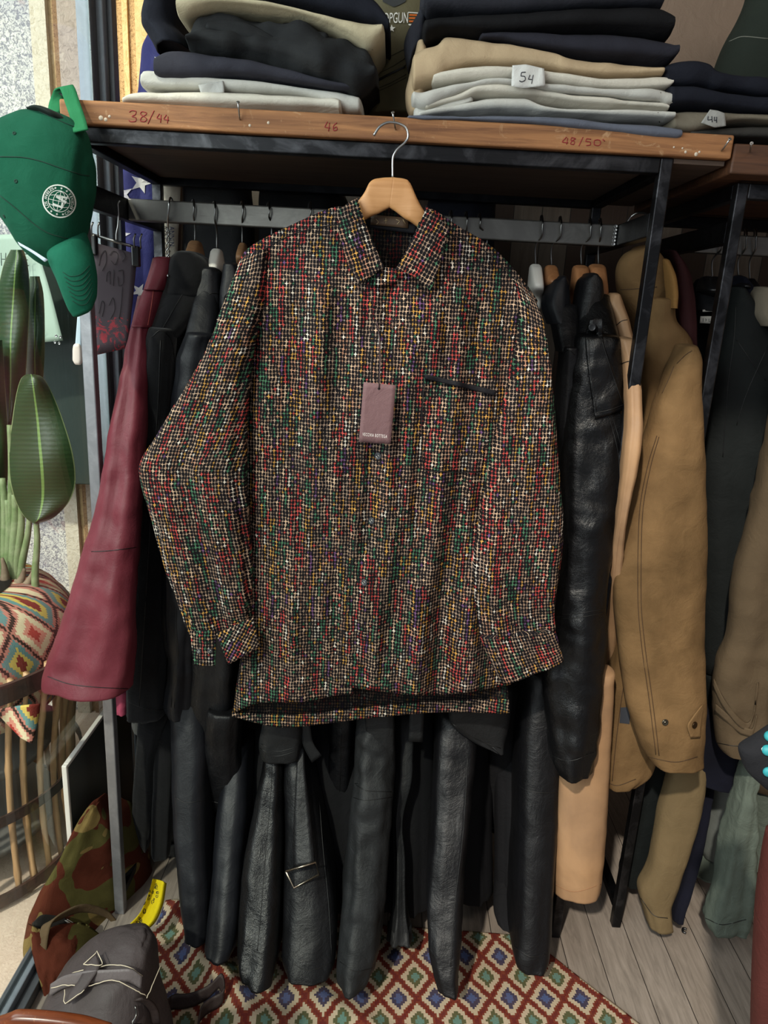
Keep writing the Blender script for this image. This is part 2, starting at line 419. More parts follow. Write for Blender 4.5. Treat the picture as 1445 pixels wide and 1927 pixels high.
def star2d(cx, cy, r, rot=0, k=.4):
    v = [(cx, cy)]
    for i in range(10):
        a = rot-math.pi/2+i*math.pi/5; q = r if i % 2 == 0 else r*k; v.append((cx+q*math.cos(a), cy+q*math.sin(a)))
    return v, [(0, 1+i, 1+(i+1) % 10) for i in range(10)]
def join2d(parts):
    V = []; F = []
    for v, f in parts:
        b = len(V); V += v; F += [tuple(q+b for q in x) for x in f]
    return V, F
def ring2d(cx, cy, rx, ry, w, rot=0, a0=0, a1=2*math.pi, M=40):
    V = []; F = []
    for i in range(M+1):
        a = a0+(a1-a0)*i/M
        for s in (1-w/max(rx, 1e-6), 1+w/max(rx, 1e-6)):
            x, y = rx*s*math.cos(a), ry*s*math.sin(a); V.append((cx+x*math.cos(rot)-y*math.sin(rot), cy+x*math.sin(rot)+y*math.cos(rot)))
    for i in range(M): F.append((2*i, 2*i+1, 2*i+3, 2*i+2))
    return V, F
def line2d(pts, w):
    V = []; F = []
    for i, p in enumerate(pts):
        a = pts[max(0, i-1)]; b = pts[min(len(pts)-1, i+1)]; dx, dy = b[0]-a[0], b[1]-a[1]; l = math.hypot(dx, dy) or 1
        V += [(p[0]-dy/l*w, p[1]+dx/l*w), (p[0]+dy/l*w, p[1]-dx/l*w)]
    for i in range(len(pts)-1): F.append((2*i, 2*i+1, 2*i+3, 2*i+2))
    return V, F
# ---------------------------------------------------------------- palette
M_steel = steel('dark_raw_steel', '#242426', .36, .9, 5.0)
M_steel_d = steel('blackened_steel', '#17171a', .42)
M_rail = steel('brushed_rail_steel', '#6b6864', .42, .8, 1.5)
M_wire = flat('hanger_wire', '#a9a9a8', .28, 1)
M_wire_d = flat('dark_hanger_wire', '#6d6c6b', .3, 1)
M_plank = wood('worn_pine_plank', '#a87448', '#6d4426', 'X', .8, .7, worn='#ab8560', bumpy=.6)
M_plank_d = wood('dark_pine_plank', '#5e3a22', '#382112', 'X', .8, .62, bumpy=.6)
M_beech = wood('beech', '#d09a66', '#bd8550', 'X', 1.2, .5, bumpy=.06)
M_hang = wood('hanger_wood', '#9a7350', '#7a583b', 'Z', .8, .5, bumpy=.08)
M_hang_r = wood('reddish_hanger_wood', '#a5724a', '#8a5b38', 'Z', .8, .5, bumpy=.08)
M_white = flat('white_plastic', '#d8d4cc', .45)
M_blackp = flat('black_plastic', '#121214', .35)
M_red = flat('red_marker_ink', '#8a1f24', .7)
M_ink = flat('dark_pen_ink', '#262830', .7)
M_thr = flat('black_thread', '#0c0c0e', .9)

# ---------------------------------------------------------------- setting
a = N('grey_oak_planks'); v = a.coord()
sp = a.n('SeparateXYZ'); a.put(v, sp.inputs[0])
pw = .093; ix = a.math('FLOOR', a.math('DIVIDE', a.math('ADD', sp.outputs[0], .023), pw)); fx = a.math('FRACT', a.math('DIVIDE', a.math('ADD', sp.outputs[0], .023), pw))
w1 = a.n('TexWhiteNoise', noise_dimensions='1D'); a.put(ix, w1.inputs['W'])
yy = a.math('ADD', sp.outputs[1], a.math('MULTIPLY', w1.outputs['Value'], 3.0)); fy = a.math('FRACT', a.math('DIVIDE', yy, 2.3)); iy = a.math('FLOOR', a.math('DIVIDE', yy, 2.3))
gap = a.math('MAXIMUM', a.math('LESS_THAN', fx, .022), a.math('LESS_THAN', fy, .003))
cb = a.n('CombineXYZ'); a.put(a.math('MULTIPLY_ADD', ix, 7.3, a.math('MULTIPLY', sp.outputs[0], 24)), cb.inputs[0]); a.put(a.math('MULTIPLY', yy, 2.4), cb.inputs[1])
g1 = a.noise(cb.outputs[0], 3.2, 8, .7, .9); tone = a.n('TexWhiteNoise', noise_dimensions='2D'); cb2 = a.n('CombineXYZ'); a.put(ix, cb2.inputs[0]); a.put(iy, cb2.inputs[1]); a.put(cb2.outputs[0], tone.inputs['Vector'])
c = a.ramp(g1, [(.25, lin('#5d554f')), (.5, lin('#82786f')), (.75, lin('#978c83'))])
c = a.mix(a.math('MULTIPLY', tone.outputs['Value'], .3), c, lin('#716356'))
a.set(Base_Color=a.mix(gap, c, lin('#1f1a17')), Roughness=.5); a.bump(a.math('SUBTRACT', a.math('MULTIPLY', g1, .4), gap), .4, .002)
M_floor = a.m
box('floor', (-.80, -.6, -.05), (2.3, 2.42, 0), M_floor, bev=0, kind='structure')

a = N('old_wall_boards'); v = a.coord(scale=(14, 1, 1.2)); sp = a.n('SeparateXYZ'); a.put(a.coord(), sp.inputs[0])
ix = a.math('FLOOR', a.math('DIVIDE', sp.outputs[0], .085)); fx = a.math('FRACT', a.math('DIVIDE', sp.outputs[0], .085))
w1 = a.n('TexWhiteNoise', noise_dimensions='1D'); a.put(ix, w1.inputs['W'])
n1 = a.noise(v, 3, 7, .7, 1)
c = a.mix(n1, lin('#3a302a'), lin('#70665c')); c = a.mix(a.math('GREATER_THAN', w1.outputs['Value'], .55), c, lin('#33251d'))
gp = a.math('LESS_THAN', fx, .03); a.set(Base_Color=a.mix(gp, c, (.005, .005, .005, 1)), Roughness=.8); a.bump(a.math('SUBTRACT', n1, gp), .4, .003)
M_boards = a.m
M_plaster = cloth('beige_plaster', '#8d7868', .04, 300, .85, .05, 3)
box('wall_back', (-.60, 2.34, 0), (2.3, 2.42, 1.99), M_boards, bev=0, kind='structure')
box('wall_back_upper', (-.60, 2.36, 1.99), (2.3, 2.42, 3.0), M_plaster, bev=0, kind='structure')
box('wall_right', (2.3, -.6, 0), (2.38, 2.42, 3.0), M_plaster, bev=0, kind='structure')
box('ceiling', (-.85, .3, 3.0), (2.38, 2.42, 3.06), flat('ceiling_paint', '#b9b2a8', .8), bev=0, kind='structure')

# outside: stucco wall, stone strips, pavement
a = N('white_stucco'); v = a.coord(); vo = a.n('TexVoronoi'); a.put(v, vo.inputs['Vector']); vo.inputs['Scale'].default_value = 75
n0 = a.noise(v, 110, 4, .6, 1.2); n1 = a.noise(v, 3.0, 4, .6, .5); n2 = a.noise(v, 5, 4, .55, 2.2)
sp = a.n('SeparateXYZ'); a.put(v, sp.inputs[0])
spk = a.ramp(n0, [(.42, (0, 0, 0, 1)), (.55, (1, 1, 1, 1))])
c = a.mix(spk, lin('#8f8f93'), lin('#e6e3da')); c = a.mix(a.math('MULTIPLY', a.ramp(n1, [(.45, (0, 0, 0, 1)), (.6, (1, 1, 1, 1))]), .3), c, lin('#6f7595'))
c = a.mix(a.math('MULTIPLY', a.ramp(n2, [(.62, (0, 0, 0, 1)), (.68, (1, 1, 1, 1))]), .35), c, lin('#9b5a5f'))
a.set(Base_Color=c, Roughness=.95); a.bump(n0, .6, .01); M_stucco = a.m
def stone(name, h, h2, sc=160):
    a = N(name); v = a.coord(); n1 = a.noise(v, sc, 4, .7, 1); n2 = a.noise(v, 7, 4)
    c = a.mix(a.ramp(n1, [(.33, (0, 0, 0, 1)), (.5, (1, 1, 1, 1))]), lin(h2), lin(h)); c = a.mix(a.math('MULTIPLY', n2, .4), c, lin(h2))
    a.set(Base_Color=c, Roughness=.95); a.bump(n1, .7, .008); return a.m
M_cream = stone('cream_stone', '#d9d0bd', '#bfb39c', 60)
M_rough = stone('rough_brown_stone', '#a5805d', '#5e4227', 170)
M_tan = stone('tan_stone', '#bfa177', '#9b7f57', 50)
M_pinkg = stone('pinkish_stone', '#b8a89b', '#96877b', 50)
M_yel = stone('sunlit_beige_stone', '#e2bf85', '#cfa566', 40)  # beige stone with the sun's warm light put into its colour
M_sunlit_r = stone('rough_sunlit_stone', '#d9b67c', '#7d5a2e', 170)  # rough stone, sun warmth likewise mixed into the tones
YO = 2.56
def X_at(px, py=100, Y=YO): return atY(px, py, Y).x
strips = [('wall_outside_stucco', -3.2, X_at(66), M_stucco, 0), ('wall_outside_band_cream', X_at(66), X_at(95), M_cream, .02), ('wall_outside_band_tan', X_at(95), X_at(107), M_tan, .0), ('wall_outside_band_brown', X_at(107), X_at(119), M_rough, .015), ('wall_outside_band_pink', X_at(119), X_at(158), M_pinkg, .03), ('wall_outside_band_recess', X_at(158), X_at(203), M_rough, -.02),  # band behind the mullion is rough brown stone, set back
          ('wall_outside_band_sunlit', X_at(203), X_at(219), M_yel, .01), ('wall_outside_band_rough', X_at(219), X_at(234), M_sunlit_r, .0), ('wall_outside_band_smooth', X_at(234), X_at(244), M_yel, .01), ('wall_outside_band_coarse', X_at(244), X_at(258), M_sunlit_r, .0), ('wall_outside_band_sunlit_end', X_at(258), -.602, M_yel, .01)]
for nm, x0, x1, m, pr in strips: box(nm, (x0, YO-pr, -.1), (x1, YO+.12, 3.6), m, bev=0, kind='structure')
a = N('beige_pavement'); v = a.coord(); n1 = a.noise(v, 90, 4, .7, 1.0); a.set(Base_Color=a.mix(n1, lin('#b59c88'), lin('#e0cbb8')), Roughness=.95); a.bump(n1, .5, .005)
box('ground_outside', (-3.2, -.6, -.06), (-.84, YO, -.005), a.m, bev=0, kind='structure')

# shop window along the left side: sill, mullion, glass
M_alu = steel('grey_aluminium', '#7b838c', .5, .25, 1.2); M_alu_d = steel('dark_aluminium', '#4a4d52', .5, .25, 1.2)
a = N('window_glass'); t = a.t; out = [n for n in t.nodes if n.type == 'OUTPUT_MATERIAL'][0]
gl = a.n('BsdfGlossy'); gl.inputs['Roughness'].default_value = .01; gl.inputs['Color'].default_value = (.9, .95, .93, 1)
tr = a.n('BsdfTransparent'); tr.inputs['Color'].default_value = (.93, .97, .95, 1); lw = a.n('LayerWeight'); lw.inputs['Blend'].default_value = .5; pw5 = a.math('POWER', lw.outputs['Facing'], 5.0); fv = a.math('MULTIPLY_ADD', pw5, .6, .05)
mx = a.n('MixShader'); t.links.new(fv, mx.inputs[0]); t.links.new(tr.outputs[0], mx.inputs[1]); t.links.new(gl.outputs[0], mx.inputs[2]); t.links.new(mx.outputs[0], out.inputs[0])
M_glass = a.m
XW = -.79
w = box('window_1', (XW-.022, -.3, .0), (XW+.012, 2.34, .05), M_alu, bev=.003, kind='structure')
box('sill_rib', (XW-.014, -.3, .05), (XW-.006, 2.34, .062), M_alu_d, w, bev=.001)
box('sill_track', (XW+.012, -.3, 0), (XW+.035, 2.34, .03), M_alu_d, w, bev=.002)
box('mullion', (XW-.03, 2.02, .05), (XW+.004, 2.055, 3.0), M_alu, w, bev=.003)
box('mullion_groove', (XW+.004, 2.03, .05), (XW+.006, 2.06, 3.0), M_alu_d, w, bev=.001)
box('mullion_face', (XW+.0, 2.06, .05), (XW+.022, 2.10, 3.0), M_alu, w, bev=.004)
box('mullion_return', (XW+.022, 2.085, .05), (XW+.036, 2.12, 3.0), M_alu_d, w, bev=.002)
box('glass_pane', (XW-.004, -.3, .05), (XW+.004, 2.02, 3.0), M_glass, w, bev=0)
for z in (.72, 1.12, 1.5): disc('screw', (XW+.012, 2.06, z), (0, -1, 0), .006, .003, M_wire, w, 12)
box('wall_corner', (-.70, 2.30, 0), (-.60, 2.42, 3.0), wood('corner_strip', '#6e5236', '#4b3622', 'Z', .7), bev=.003, kind='structure')

# ---------------------------------------------------------------- clothes racks
YF, YB = 1.57, 2.10; XL, XR = -.664, .534; PT = .025; ZT, ZB = 1.918, 1.889
rk = thing('clothes_rack', 'wide black steel tube rack carrying the leather coats under the wooden shelf', 'clothes rack', (-.065, 1.83, 0))
box('post', (XL, YF, 0), (XL+PT, YF+PT, ZT), steel('lighter_grey_steel', '#88888c', .45, .75, 1.6), rk, .0025)['label'] = 'lighter grey steel post'  # left front post has a lighter steel tone than the others
for x, y in ((XR-PT, YF), (XL, YB-PT), (XR-PT, YB-PT)): box('post', (x, y, 0), (x+PT, y+PT, ZT), M_steel, rk, .0025)
box('front_beam', (XL+PT, YF, ZB), (XR-PT, YF+PT, ZT), M_steel, rk, .0025)
box('back_beam', (XL+PT, YB-PT, ZB), (XR-PT, YB, ZT), M_steel_d, rk, .0025)
for x in (XL, XR-PT):
    box('side_beam', (x, YF+PT, ZB), (x+PT, YB-PT, ZT), M_steel_d, rk, .0025)
    br = box('rail_bracket', (x, YF+PT, 1.772), (x+PT, YB-PT, 1.820), M_steel, rk, .0025)
    box('foot_bar', (x, YF+PT, .05), (x+PT, YB-PT, .075), M_steel_d, rk, .0025)
ra = box('hanging_rail', (XL+PT, 1.815, 1.772), (XR-PT, 1.845, 1.820), M_rail, rk, .003)
for i in range(6): disc('weld_bead', (XR-PT-.004, 1.814, 1.777+i*.0078), (-.3, -1, 0), .0045, .004, M_wire_d, ra, 10)

Y2 = 1.615; X2 = .687; zt = atY(1386, 343, Y2).z; zb = zt-.03; X2R = 1.75
rk2 = thing('clothes_rack', 'black steel tube rack at the right edge holding raincoats and trench coats', 'clothes rack', (1.2, 1.87, 0))
for x, y in ((X2, Y2), (X2, Y2+.5), (X2R, Y2), (X2R, Y2+.5)): box('post', (x, y, 0), (x+.024, y+.024, zt), M_steel, rk2, .0025)
box('front_beam', (X2+.024, Y2, zb), (X2R, Y2+.024, zt), M_steel, rk2, .0025); box('back_beam', (X2+.024, Y2+.5, zb), (X2R, Y2+.524, zt), M_steel_d, rk2, .0025)
zr = atY(1420, 445, 1.87).z; zr2 = atY(1420, 482, 1.87).z
for x in (X2, X2R):
    box('side_beam', (x, Y2+.024, zb), (x+.024, Y2+.5, zt), M_steel_d, rk2, .0025); box('rail_bracket', (x, Y2+.024, zr2), (x+.024, Y2+.5, zr), M_steel_d, rk2, .0025)
    box('foot_bar', (x, Y2+.024, .05), (x+.024, Y2+.5, .075), M_steel_d, rk2, .0025)
box('hanging_rail', (X2+.024, 1.857, zr2), (X2R, 1.885, zr), M_rail, rk2, .003)

# ---------------------------------------------------------------- shelf planks, writing, nails
YP = 1.556; ZP0 = ZT+.001; ZP1 = 1.962
pxl, pxr = atY(112, 215, YP).x, atY(1378, 285, YP).x
pl = box('shelf_plank', (pxl, YP, ZP0), (pxr, 2.16, ZP1), M_plank, bev=.004, seg=3)
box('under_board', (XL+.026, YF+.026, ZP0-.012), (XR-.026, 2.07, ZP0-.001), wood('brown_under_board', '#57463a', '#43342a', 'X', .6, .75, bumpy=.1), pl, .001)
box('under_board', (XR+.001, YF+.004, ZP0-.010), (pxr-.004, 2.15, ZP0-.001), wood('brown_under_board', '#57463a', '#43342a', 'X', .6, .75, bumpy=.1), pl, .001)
tag(pl, 'long worn orange-brown wooden shelf plank with red handwritten numbers along its edge', 'shelf')
def strokes(o_parent, name, L, Y, r, mat): return tubes(name, [[atY(x, y, Y) for x, y in p] for p in L], r, mat, o_parent, 5, 4)
for L_ in ([
  [(243, 211), (249, 208), (256, 210), (254, 216), (248, 219), (256, 222), (255, 228), (246, 229), (242, 226)],
  [(275, 212), (268, 210), (264, 214), (270, 219), (276, 224), (271, 229), (264, 227), (266, 221), (274, 216), (276, 212)],
  [(290, 208), (284, 220), (278, 233)], [(300, 214), (295, 222), (304, 224)], [(303, 216), (302, 231)], [(313, 216), (308, 224), (318, 226)], [(316, 219), (315, 232)]],
  [[(616, 229), (611, 239), (621, 241)], [(620, 231), (618, 247)], [(634, 231), (627, 238), (628, 246), (634, 244), (633, 239), (628, 241)]],
  [[(1066, 258), (1058, 267), (1069, 269)], [(1068, 260), (1066, 272)], [(1083, 261), (1076, 259), (1074, 263), (1081, 267), (1079, 272), (1073, 270), (1077, 265), (1083, 261)],
  [(1097, 258), (1093, 266), (1089, 275)], [(1112, 262), (1104, 261), (1102, 266), (1110, 267), (1111, 272), (1103, 274)], [(1124, 263), (1118, 265), (1118, 272), (1125, 274), (1130, 270), (1128, 264), (1123, 263)], [(1134, 262), (1138, 266)]]): strokes(pl, 'lettering', L_, YP-.0004, .0009, M_red)
# crumbly patches of old plaster on the plank
for k, (x, y, r) in enumerate([(190, 222, 5), (199, 225, 4), (206, 219, 3), (470, 236, 3), (505, 231, 3), (1290, 286, 3), (1310, 290, 4), (1316, 286, 2.5), (1284, 279, 2), (1268, 277, 2)]):
    c = atY(x, y, YP); disc('plaster_spot', c+Vector((0, .0015, 0)), (0.1, -1, 0), r*.0011, .003, flat('old_plaster', '#c9bba8', .95), pl, 9, [(1, 0), (.8, .6), (.3, 1)])
p2x = atY(1376, 300, YP+.004).x
zt2 = atY(1400, 270, YP+.004).z; zb2 = atY(1400, 328, YP+.004).z
pl2 = box('shelf_plank', (pxr+.004, YP+.004, max(zt+.001, zb2)), (1.8, 2.16, zt2), M_plank_d, bev=.004, seg=3)
tag(pl2, 'short darker brown wooden shelf plank at the right end, butted to the long plank', 'shelf')
for i, (a0, a1, lab) in enumerate([((448, 193), (451, 224), 'bent nail standing in the shelf edge between the numbers 38/44 and 46'), ((739, 212), (744, 243), 'nail in the shelf edge that carries the beech shirt hanger'), ((1373, 262), (1358, 283), 'slanting nail at the right end of the long shelf plank'), ((1414, 270), (1411, 285), 'short nail in the edge of the dark right-hand shelf plank')]):
    nl = tube('nail', [atY(a1[0], a1[1], YP+.012), atY(a1[0], a1[1], YP-.004), atY(a0[0], a0[1], YP-.022)], .0017, M_wire, None, 8, 3)
    d = (atY(a0[0], a0[1], YP-.022)-atY(a1[0], a1[1], YP)).normalized(); disc('nail_head', atY(a0[0], a0[1], YP-.022), d, .0035, .0015, M_wire, nl, 10); tag(nl, lab, 'nail', 'nails along the shelf edge')
# barcode sticker under the shelf
# ---------------------------------------------------------------- the patterned shirt
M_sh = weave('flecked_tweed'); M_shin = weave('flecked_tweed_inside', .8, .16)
M_blk = cloth('black_binding', '#131216', .2, 1200, .7, .1)
M_btn = flat('dark_horn_button', '#3b3d42', .22)
YS = 1.455
def shirtY(u, v, x, y):
    cx = 722-28*(y-500)/800; hw = 285-20*max(0, (800-y)/300)
    s = abs(x-cx)/hw
    q = Vector((x*.021, y*.0042, 3.0)); q2 = Vector((x*.05, y*.010, 9.0))
    f = .024*noise.noise(q)+.008*noise.noise(q2)
    top = max(0, (560-y)/190); g = min(1, max(0, (y-470)/120))
    crease = .010*math.exp(-((x-(905-.12*(y-560)))/17)**2)*min(1, max(0, (y-520)/80)) - .008*math.exp(-((x-(872-.12*(y-560)))/20)**2)
    hemw = max(0, (y-1000)/340)*.011*math.sin(x*.035+y*.004)
    return YS+.052*min(1.2, s)**2.4+f*g+crease*g+.034*top**1.3+hemw
sh = thing('shirt', 'multicoloured flecked tweed long-sleeved shirt hanging in front of the rack', 'shirt', tuple(atY(700, 1340, 1.5)))
lp = patch('left_front', [(446, 500), (468, 466), (540, 427), (640, 388), (664, 440), (690, 500), (712, 530)], [(437, 1343), (489, 1323), (572, 1321), (625, 1310), (664, 1306)],
           [(446, 500), (441, 650), (455, 800), (468, 950), (474, 1100), (460, 1220), (437, 1343)], [(712, 530), (700, 700), (692, 858), (676, 1000), (664, 1106), (664, 1306)],
           lambda u, v, x, y: shirtY(u, v, x, y)+.006*max(0, u-.75)*4, M_sh, sh, 70, 110, .002)
rp = patch('right_front', [(692, 527), (735, 520), (756, 490), (778, 445), (806, 392), (860, 424), (930, 468), (985, 528), (1012, 566)], [(622, 1287), (700, 1299), (794, 1309), (880, 1303), (962, 1288)],
           [(692, 527), (690, 650), (680, 858), (660, 1000), (648, 1096), (622, 1287)], [(1012, 566), (985, 650), (958, 800), (940, 1000), (950, 1150), (962, 1288)],
           shirtY, M_sh, sh, 80, 110, .002)
bk = patch('back', [(640, 396), (700, 408), (790, 416), (812, 402)], [(437, 1347), (480, 1358), (540, 1367), (700, 1349), (850, 1338), (957, 1342)],
           [(640, 396), (470, 500), (452, 700), (478, 1000), (437, 1347)], [(812, 402), (990, 560), (975, 800), (950, 1000), (957, 1342)],
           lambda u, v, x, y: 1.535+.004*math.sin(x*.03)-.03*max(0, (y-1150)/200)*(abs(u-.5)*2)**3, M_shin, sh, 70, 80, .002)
patch('back_hem', [(437, 1340), (480, 1343), (540, 1346), (700, 1330), (850, 1318), (958, 1316)], [(437, 1348), (480, 1360), (540, 1369), (700, 1351), (850, 1340), (958, 1344)],
      [(437, 1340), (437, 1348)], [(958, 1316), (958, 1344)], lambda u, v, x, y: 1.527+.004*math.sin(x*.03)-.03*(abs(u-.5)*2)**3, M_sh, sh, 70, 5, .002)
# edge stitching on the placket and front hem
seam(rp, [[(702, 560), (699, 700), (690, 858), (671, 1000), (659, 1096), (634, 1280)]], M_thr, .0007)
seam(rp, [[(745, 560), (738, 700), (728, 858), (713, 1000), (700, 1096), (672, 1290)]], M_thr, .0006)
# sleeves
ls = loft('sleeve', [(452, 492, 505, 470, 1.50, .022), (425, 560, 498, 570, 1.486, .03), (392, 650, 479, 650, 1.474, .036), (345, 735, 468, 745, 1.466, .038), (300, 810, 464, 820, 1.460, .038), (262, 882, 464, 890, 1.458, .038), (275, 945, 466, 950, 1.458, .036), (292, 1005, 470, 1010, 1.468, .034), (312, 1070, 474, 1075, 1.468, .03), (335, 1130, 474, 1135, 1.468, .026), (357, 1192, 470, 1172, 1.468, .02)],
          M_sh, sh, 2.3, 44, 9, .012, 5, .009, 14, 3, True, None, True)
rs = loft('sleeve', [(962, 520, 1004, 556, 1.50, .018), (975, 580, 1019, 600, 1.49, .028), (962, 690, 1034, 690, 1.482, .034), (936, 790, 1045, 790, 1.475, .036), (915, 890, 1053, 890, 1.47, .037), (897, 990, 1058, 990, 1.466, .036), (888, 1080, 1052, 1080, 1.464, .032), (893, 1140, 1044, 1130, 1.464, .026), (906, 1200, 1043, 1182, 1.464, .02)],
          M_sh, sh, 2.3, 44, 9, .011, 4, .009, 14, 8, True, None, True)
cl = patch('cuff', [(357, 1190), (382, 1187), (406, 1187)], [(365, 1252), (385, 1253), (405, 1253)], [(357, 1190), (365, 1252)], [(406, 1187), (405, 1253)], lambda u, v, x, y: 1.446-.006*math.sin(u*3.14), M_sh, sh, 14, 14, .004)
patch('cuff_flap', [(407, 1194), (440, 1178), (476, 1163)], [(430, 1251), (460, 1234), (488, 1216)], [(407, 1194), (418, 1222), (430, 1251)], [(476, 1163), (488, 1216)], lambda u, v, x, y: 1.440-.005*math.sin(u*3.14), M_sh, sh, 16, 14, .004, rot=.45)
cr_ = loft('cuff', [(902, 1196, 1043, 1180, 1.462, .022), (918, 1236, 1052, 1210, 1.462, .022), (941, 1284, 1061, 1240, 1.462, .022)], M_sh, sh, 2.4, 40, 6, .004, 4, .002, 12, 5)
seam(cr_, [[(908, 1203), (975, 1200), (1042, 1186)]], M_thr, .0007)
def button(o, x, y, r, parent):
    p, nn = hit(o, x, y, .0006); b = disc('button', p, nn, r, .003, M_btn, parent, 20)
    d = nn.orthogonal().normalized(); e = nn.cross(d)
    for s in (-1, 1): tube('thread', [p+nn*.0028+d*r*.35*s+e*r*.3, p+nn*.0034+d*r*.35*s-e*r*.3], .0006, flat('pale_thread', '#c9c6bd', .8), b, 5, 0)
for x, y in ((712, 858), (700, 980), (686, 1096)): button(rp, x, y, .0074, sh)
for pl_ in ([(664, 420), (600, 428), (540, 446), (478, 482)], [(836, 436), (880, 456), (930, 486), (985, 545)]): seam(lp if pl_[0][0] < 700 else rp, [pl_], M_thr, .0008, sh, 'shoulder_seam', .001)
for x, y in ((375, 1225), (395, 1224)): button(cl, x, y, .0056, sh)
# collar
def colY(u, v, x, y): return 1.438+.040*max(0, (440-y)/70)**1.2-.006*math.sin(u*3.1)*math.sin(v*3.1)
patch('collar_leaf', [(634, 398), (655, 382), (672, 373)], [(676, 535), (700, 519), (723, 503)], [(634, 398), (640, 450), (656, 500), (676, 535)], [(672, 373), (680, 396), (696, 442), (723, 503)], colY, M_sh, sh, 22, 34, .004, rot=-.35)
patch('collar_leaf', [(801, 386), (820, 402), (843, 428)], [(743, 507), (776, 519), (811, 547)], [(801, 386), (795, 408), (777, 446), (757, 486), (743, 507)], [(843, 428), (837, 462), (822, 516), (811, 547)], colY, M_sh, sh, 22, 34, .004, rot=.45)
patch('collar_stand', [(684, 412), (735, 416), (786, 424)], [(692, 428), (735, 434), (782, 440)], [(684, 412), (692, 428)], [(786, 424), (782, 440)], lambda u, v, x, y: 1.520-.004*(2*u-1)**2, M_blk, sh, 16, 4, .003)
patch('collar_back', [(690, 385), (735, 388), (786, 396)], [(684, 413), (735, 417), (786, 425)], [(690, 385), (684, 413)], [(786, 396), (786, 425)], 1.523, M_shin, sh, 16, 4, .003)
patch('button_stand', [(698, 520), (722, 503), (745, 505)], [(704, 536), (724, 538), (748, 530)], [(698, 520), (704, 536)], [(745, 505), (748, 530)], 1.447, M_sh, sh, 10, 6, .003)
nlb = patch('neck_label', [(698, 404), (735, 407), (768, 410)], [(697, 423), (735, 426), (768, 430)], [(698, 404), (697, 423)], [(768, 410), (768, 430)], 1.516, flat('brown_label', '#5a4431', .6), sh, 6, 3, .001)
tubes('lettering', [[atY(x, y, 1.5155) for x, y in p] for p in ([(707, 412), (712, 418), (708, 422)], [(726, 410), (726, 421)], [(722, 416), (730, 414)], [(745, 413), (752, 416), (747, 422)], [(758, 413), (763, 421)])], .0007, flat('gold_thread', '#b49a72', .5), nlb, 5, 3)
# chest pocket with black top binding
def lift(o, d): return lambda u, v, x, y: hit(o, x, y, 0)[0].y-d
pk = patch('chest_pocket', [(797, 712), (860, 727), (931, 743)], [(796, 876), (815, 887), (905, 889)], [(797, 712), (791, 800), (796, 876)], [(931, 743), (918, 820), (905, 889)], lift(rp, .0022), M_sh, sh, 30, 34, .0015, rot=.0)
patch('pocket_binding', [(799, 704), (868, 720), (936, 736)], [(799, 713), (868, 729), (931, 745)], [(799, 704), (799, 713)], [(936, 736), (931, 745)], lift(rp, .0085), M_blk, pk, 24, 3, .006)
seam(rp, [[(798, 722), (793, 800), (798, 874), (816, 886), (904, 888)]], M_thr, .0009, pk, 'pocket_stitching', .0042)
# ---- its hanger
hg = thing('coat_hanger', 'pale beech wooden hanger with steel hook inside the tweed shirt collar', 'hanger', tuple(atY(739, 390, 1.5)))
for st in ([(520, 500, 521, 508, 1.524, .006), (606, 446, 612, 462, 1.515, .008), (676, 376, 688, 413, 1.494, .014), (697, 342, 712, 402, 1.49, .011), (718, 335, 727, 394, 1.49, .010), (740, 334, 733, 391, 1.49, .010)],
           [(741, 334, 733, 391, 1.49, .010), (762, 337, 745, 399, 1.49, .010), (772, 345, 762, 412, 1.49, .011), (799, 399, 785, 427, 1.494, .014), (864, 474, 860, 492, 1.515, .008), (930, 535, 928, 544, 1.524, .006)]):
    loft('hanger_arm', st, M_beech, hg, 3.5, 28, 7, 0, 5, 0, hem=False)
tube('hook', [atY(x, y, 1.49) for x, y in ((739, 336), (739, 302), (746, 283), (762, 268), (768, 256), (764, 241), (752, 233), (735, 230), (716, 237), (703, 255))], .0023, M_wire, hg, 10, 6)
# ---- swing tag
tg = thing('swing_tag', 'mauve-brown card tag with white lettering hanging on the tweed shirt front', 'tag', tuple(atY(707, 836, 1.425)))
M_tag = cloth('mauve_card', '#6b5153', .05, 500, .6, .05, 5)
def tagY(u, v, x, y): return 1.424+.004*(v-.5)**2
cd = patch('card', [(684, 719), (745, 725)], [(675, 832), (735, 836)], [(684, 719), (675, 832)], [(745, 725), (735, 836)], tagY, M_tag, tg, 8, 12, .0008, sm=False)
v2, f2 = text_quad('VECCHIA BOTTEGA', (682, 820), (728, 824.5), (682.5, 814), 1.25)
decal('lettering', cd, v2, f2, flat('white_print', '#e4dcd8', .6), cd, .0004)
p, nn = hit(cd, 713, 731, .0003); disc('eyelet', p, nn, .0026, .0006, M_thr, cd, 14)
tube('cord', [hit(rp, 709, 606, .003)[0], hit(rp, 714, 640, .004)[0], atY(715, 690, 1.424), p+nn*.001], .0014, flat('brown_cord', '#3b2a2c', .8), tg, 6, 5)
tube('cord_loop', [hit(rp, *q, .003)[0] for q in ((709, 606), (716, 609), (726, 607), (738, 604), (743, 611), (734, 616), (718, 612))], .0006, flat('brown_cord', '#3b2a2c', .8), tg, 5, 5)
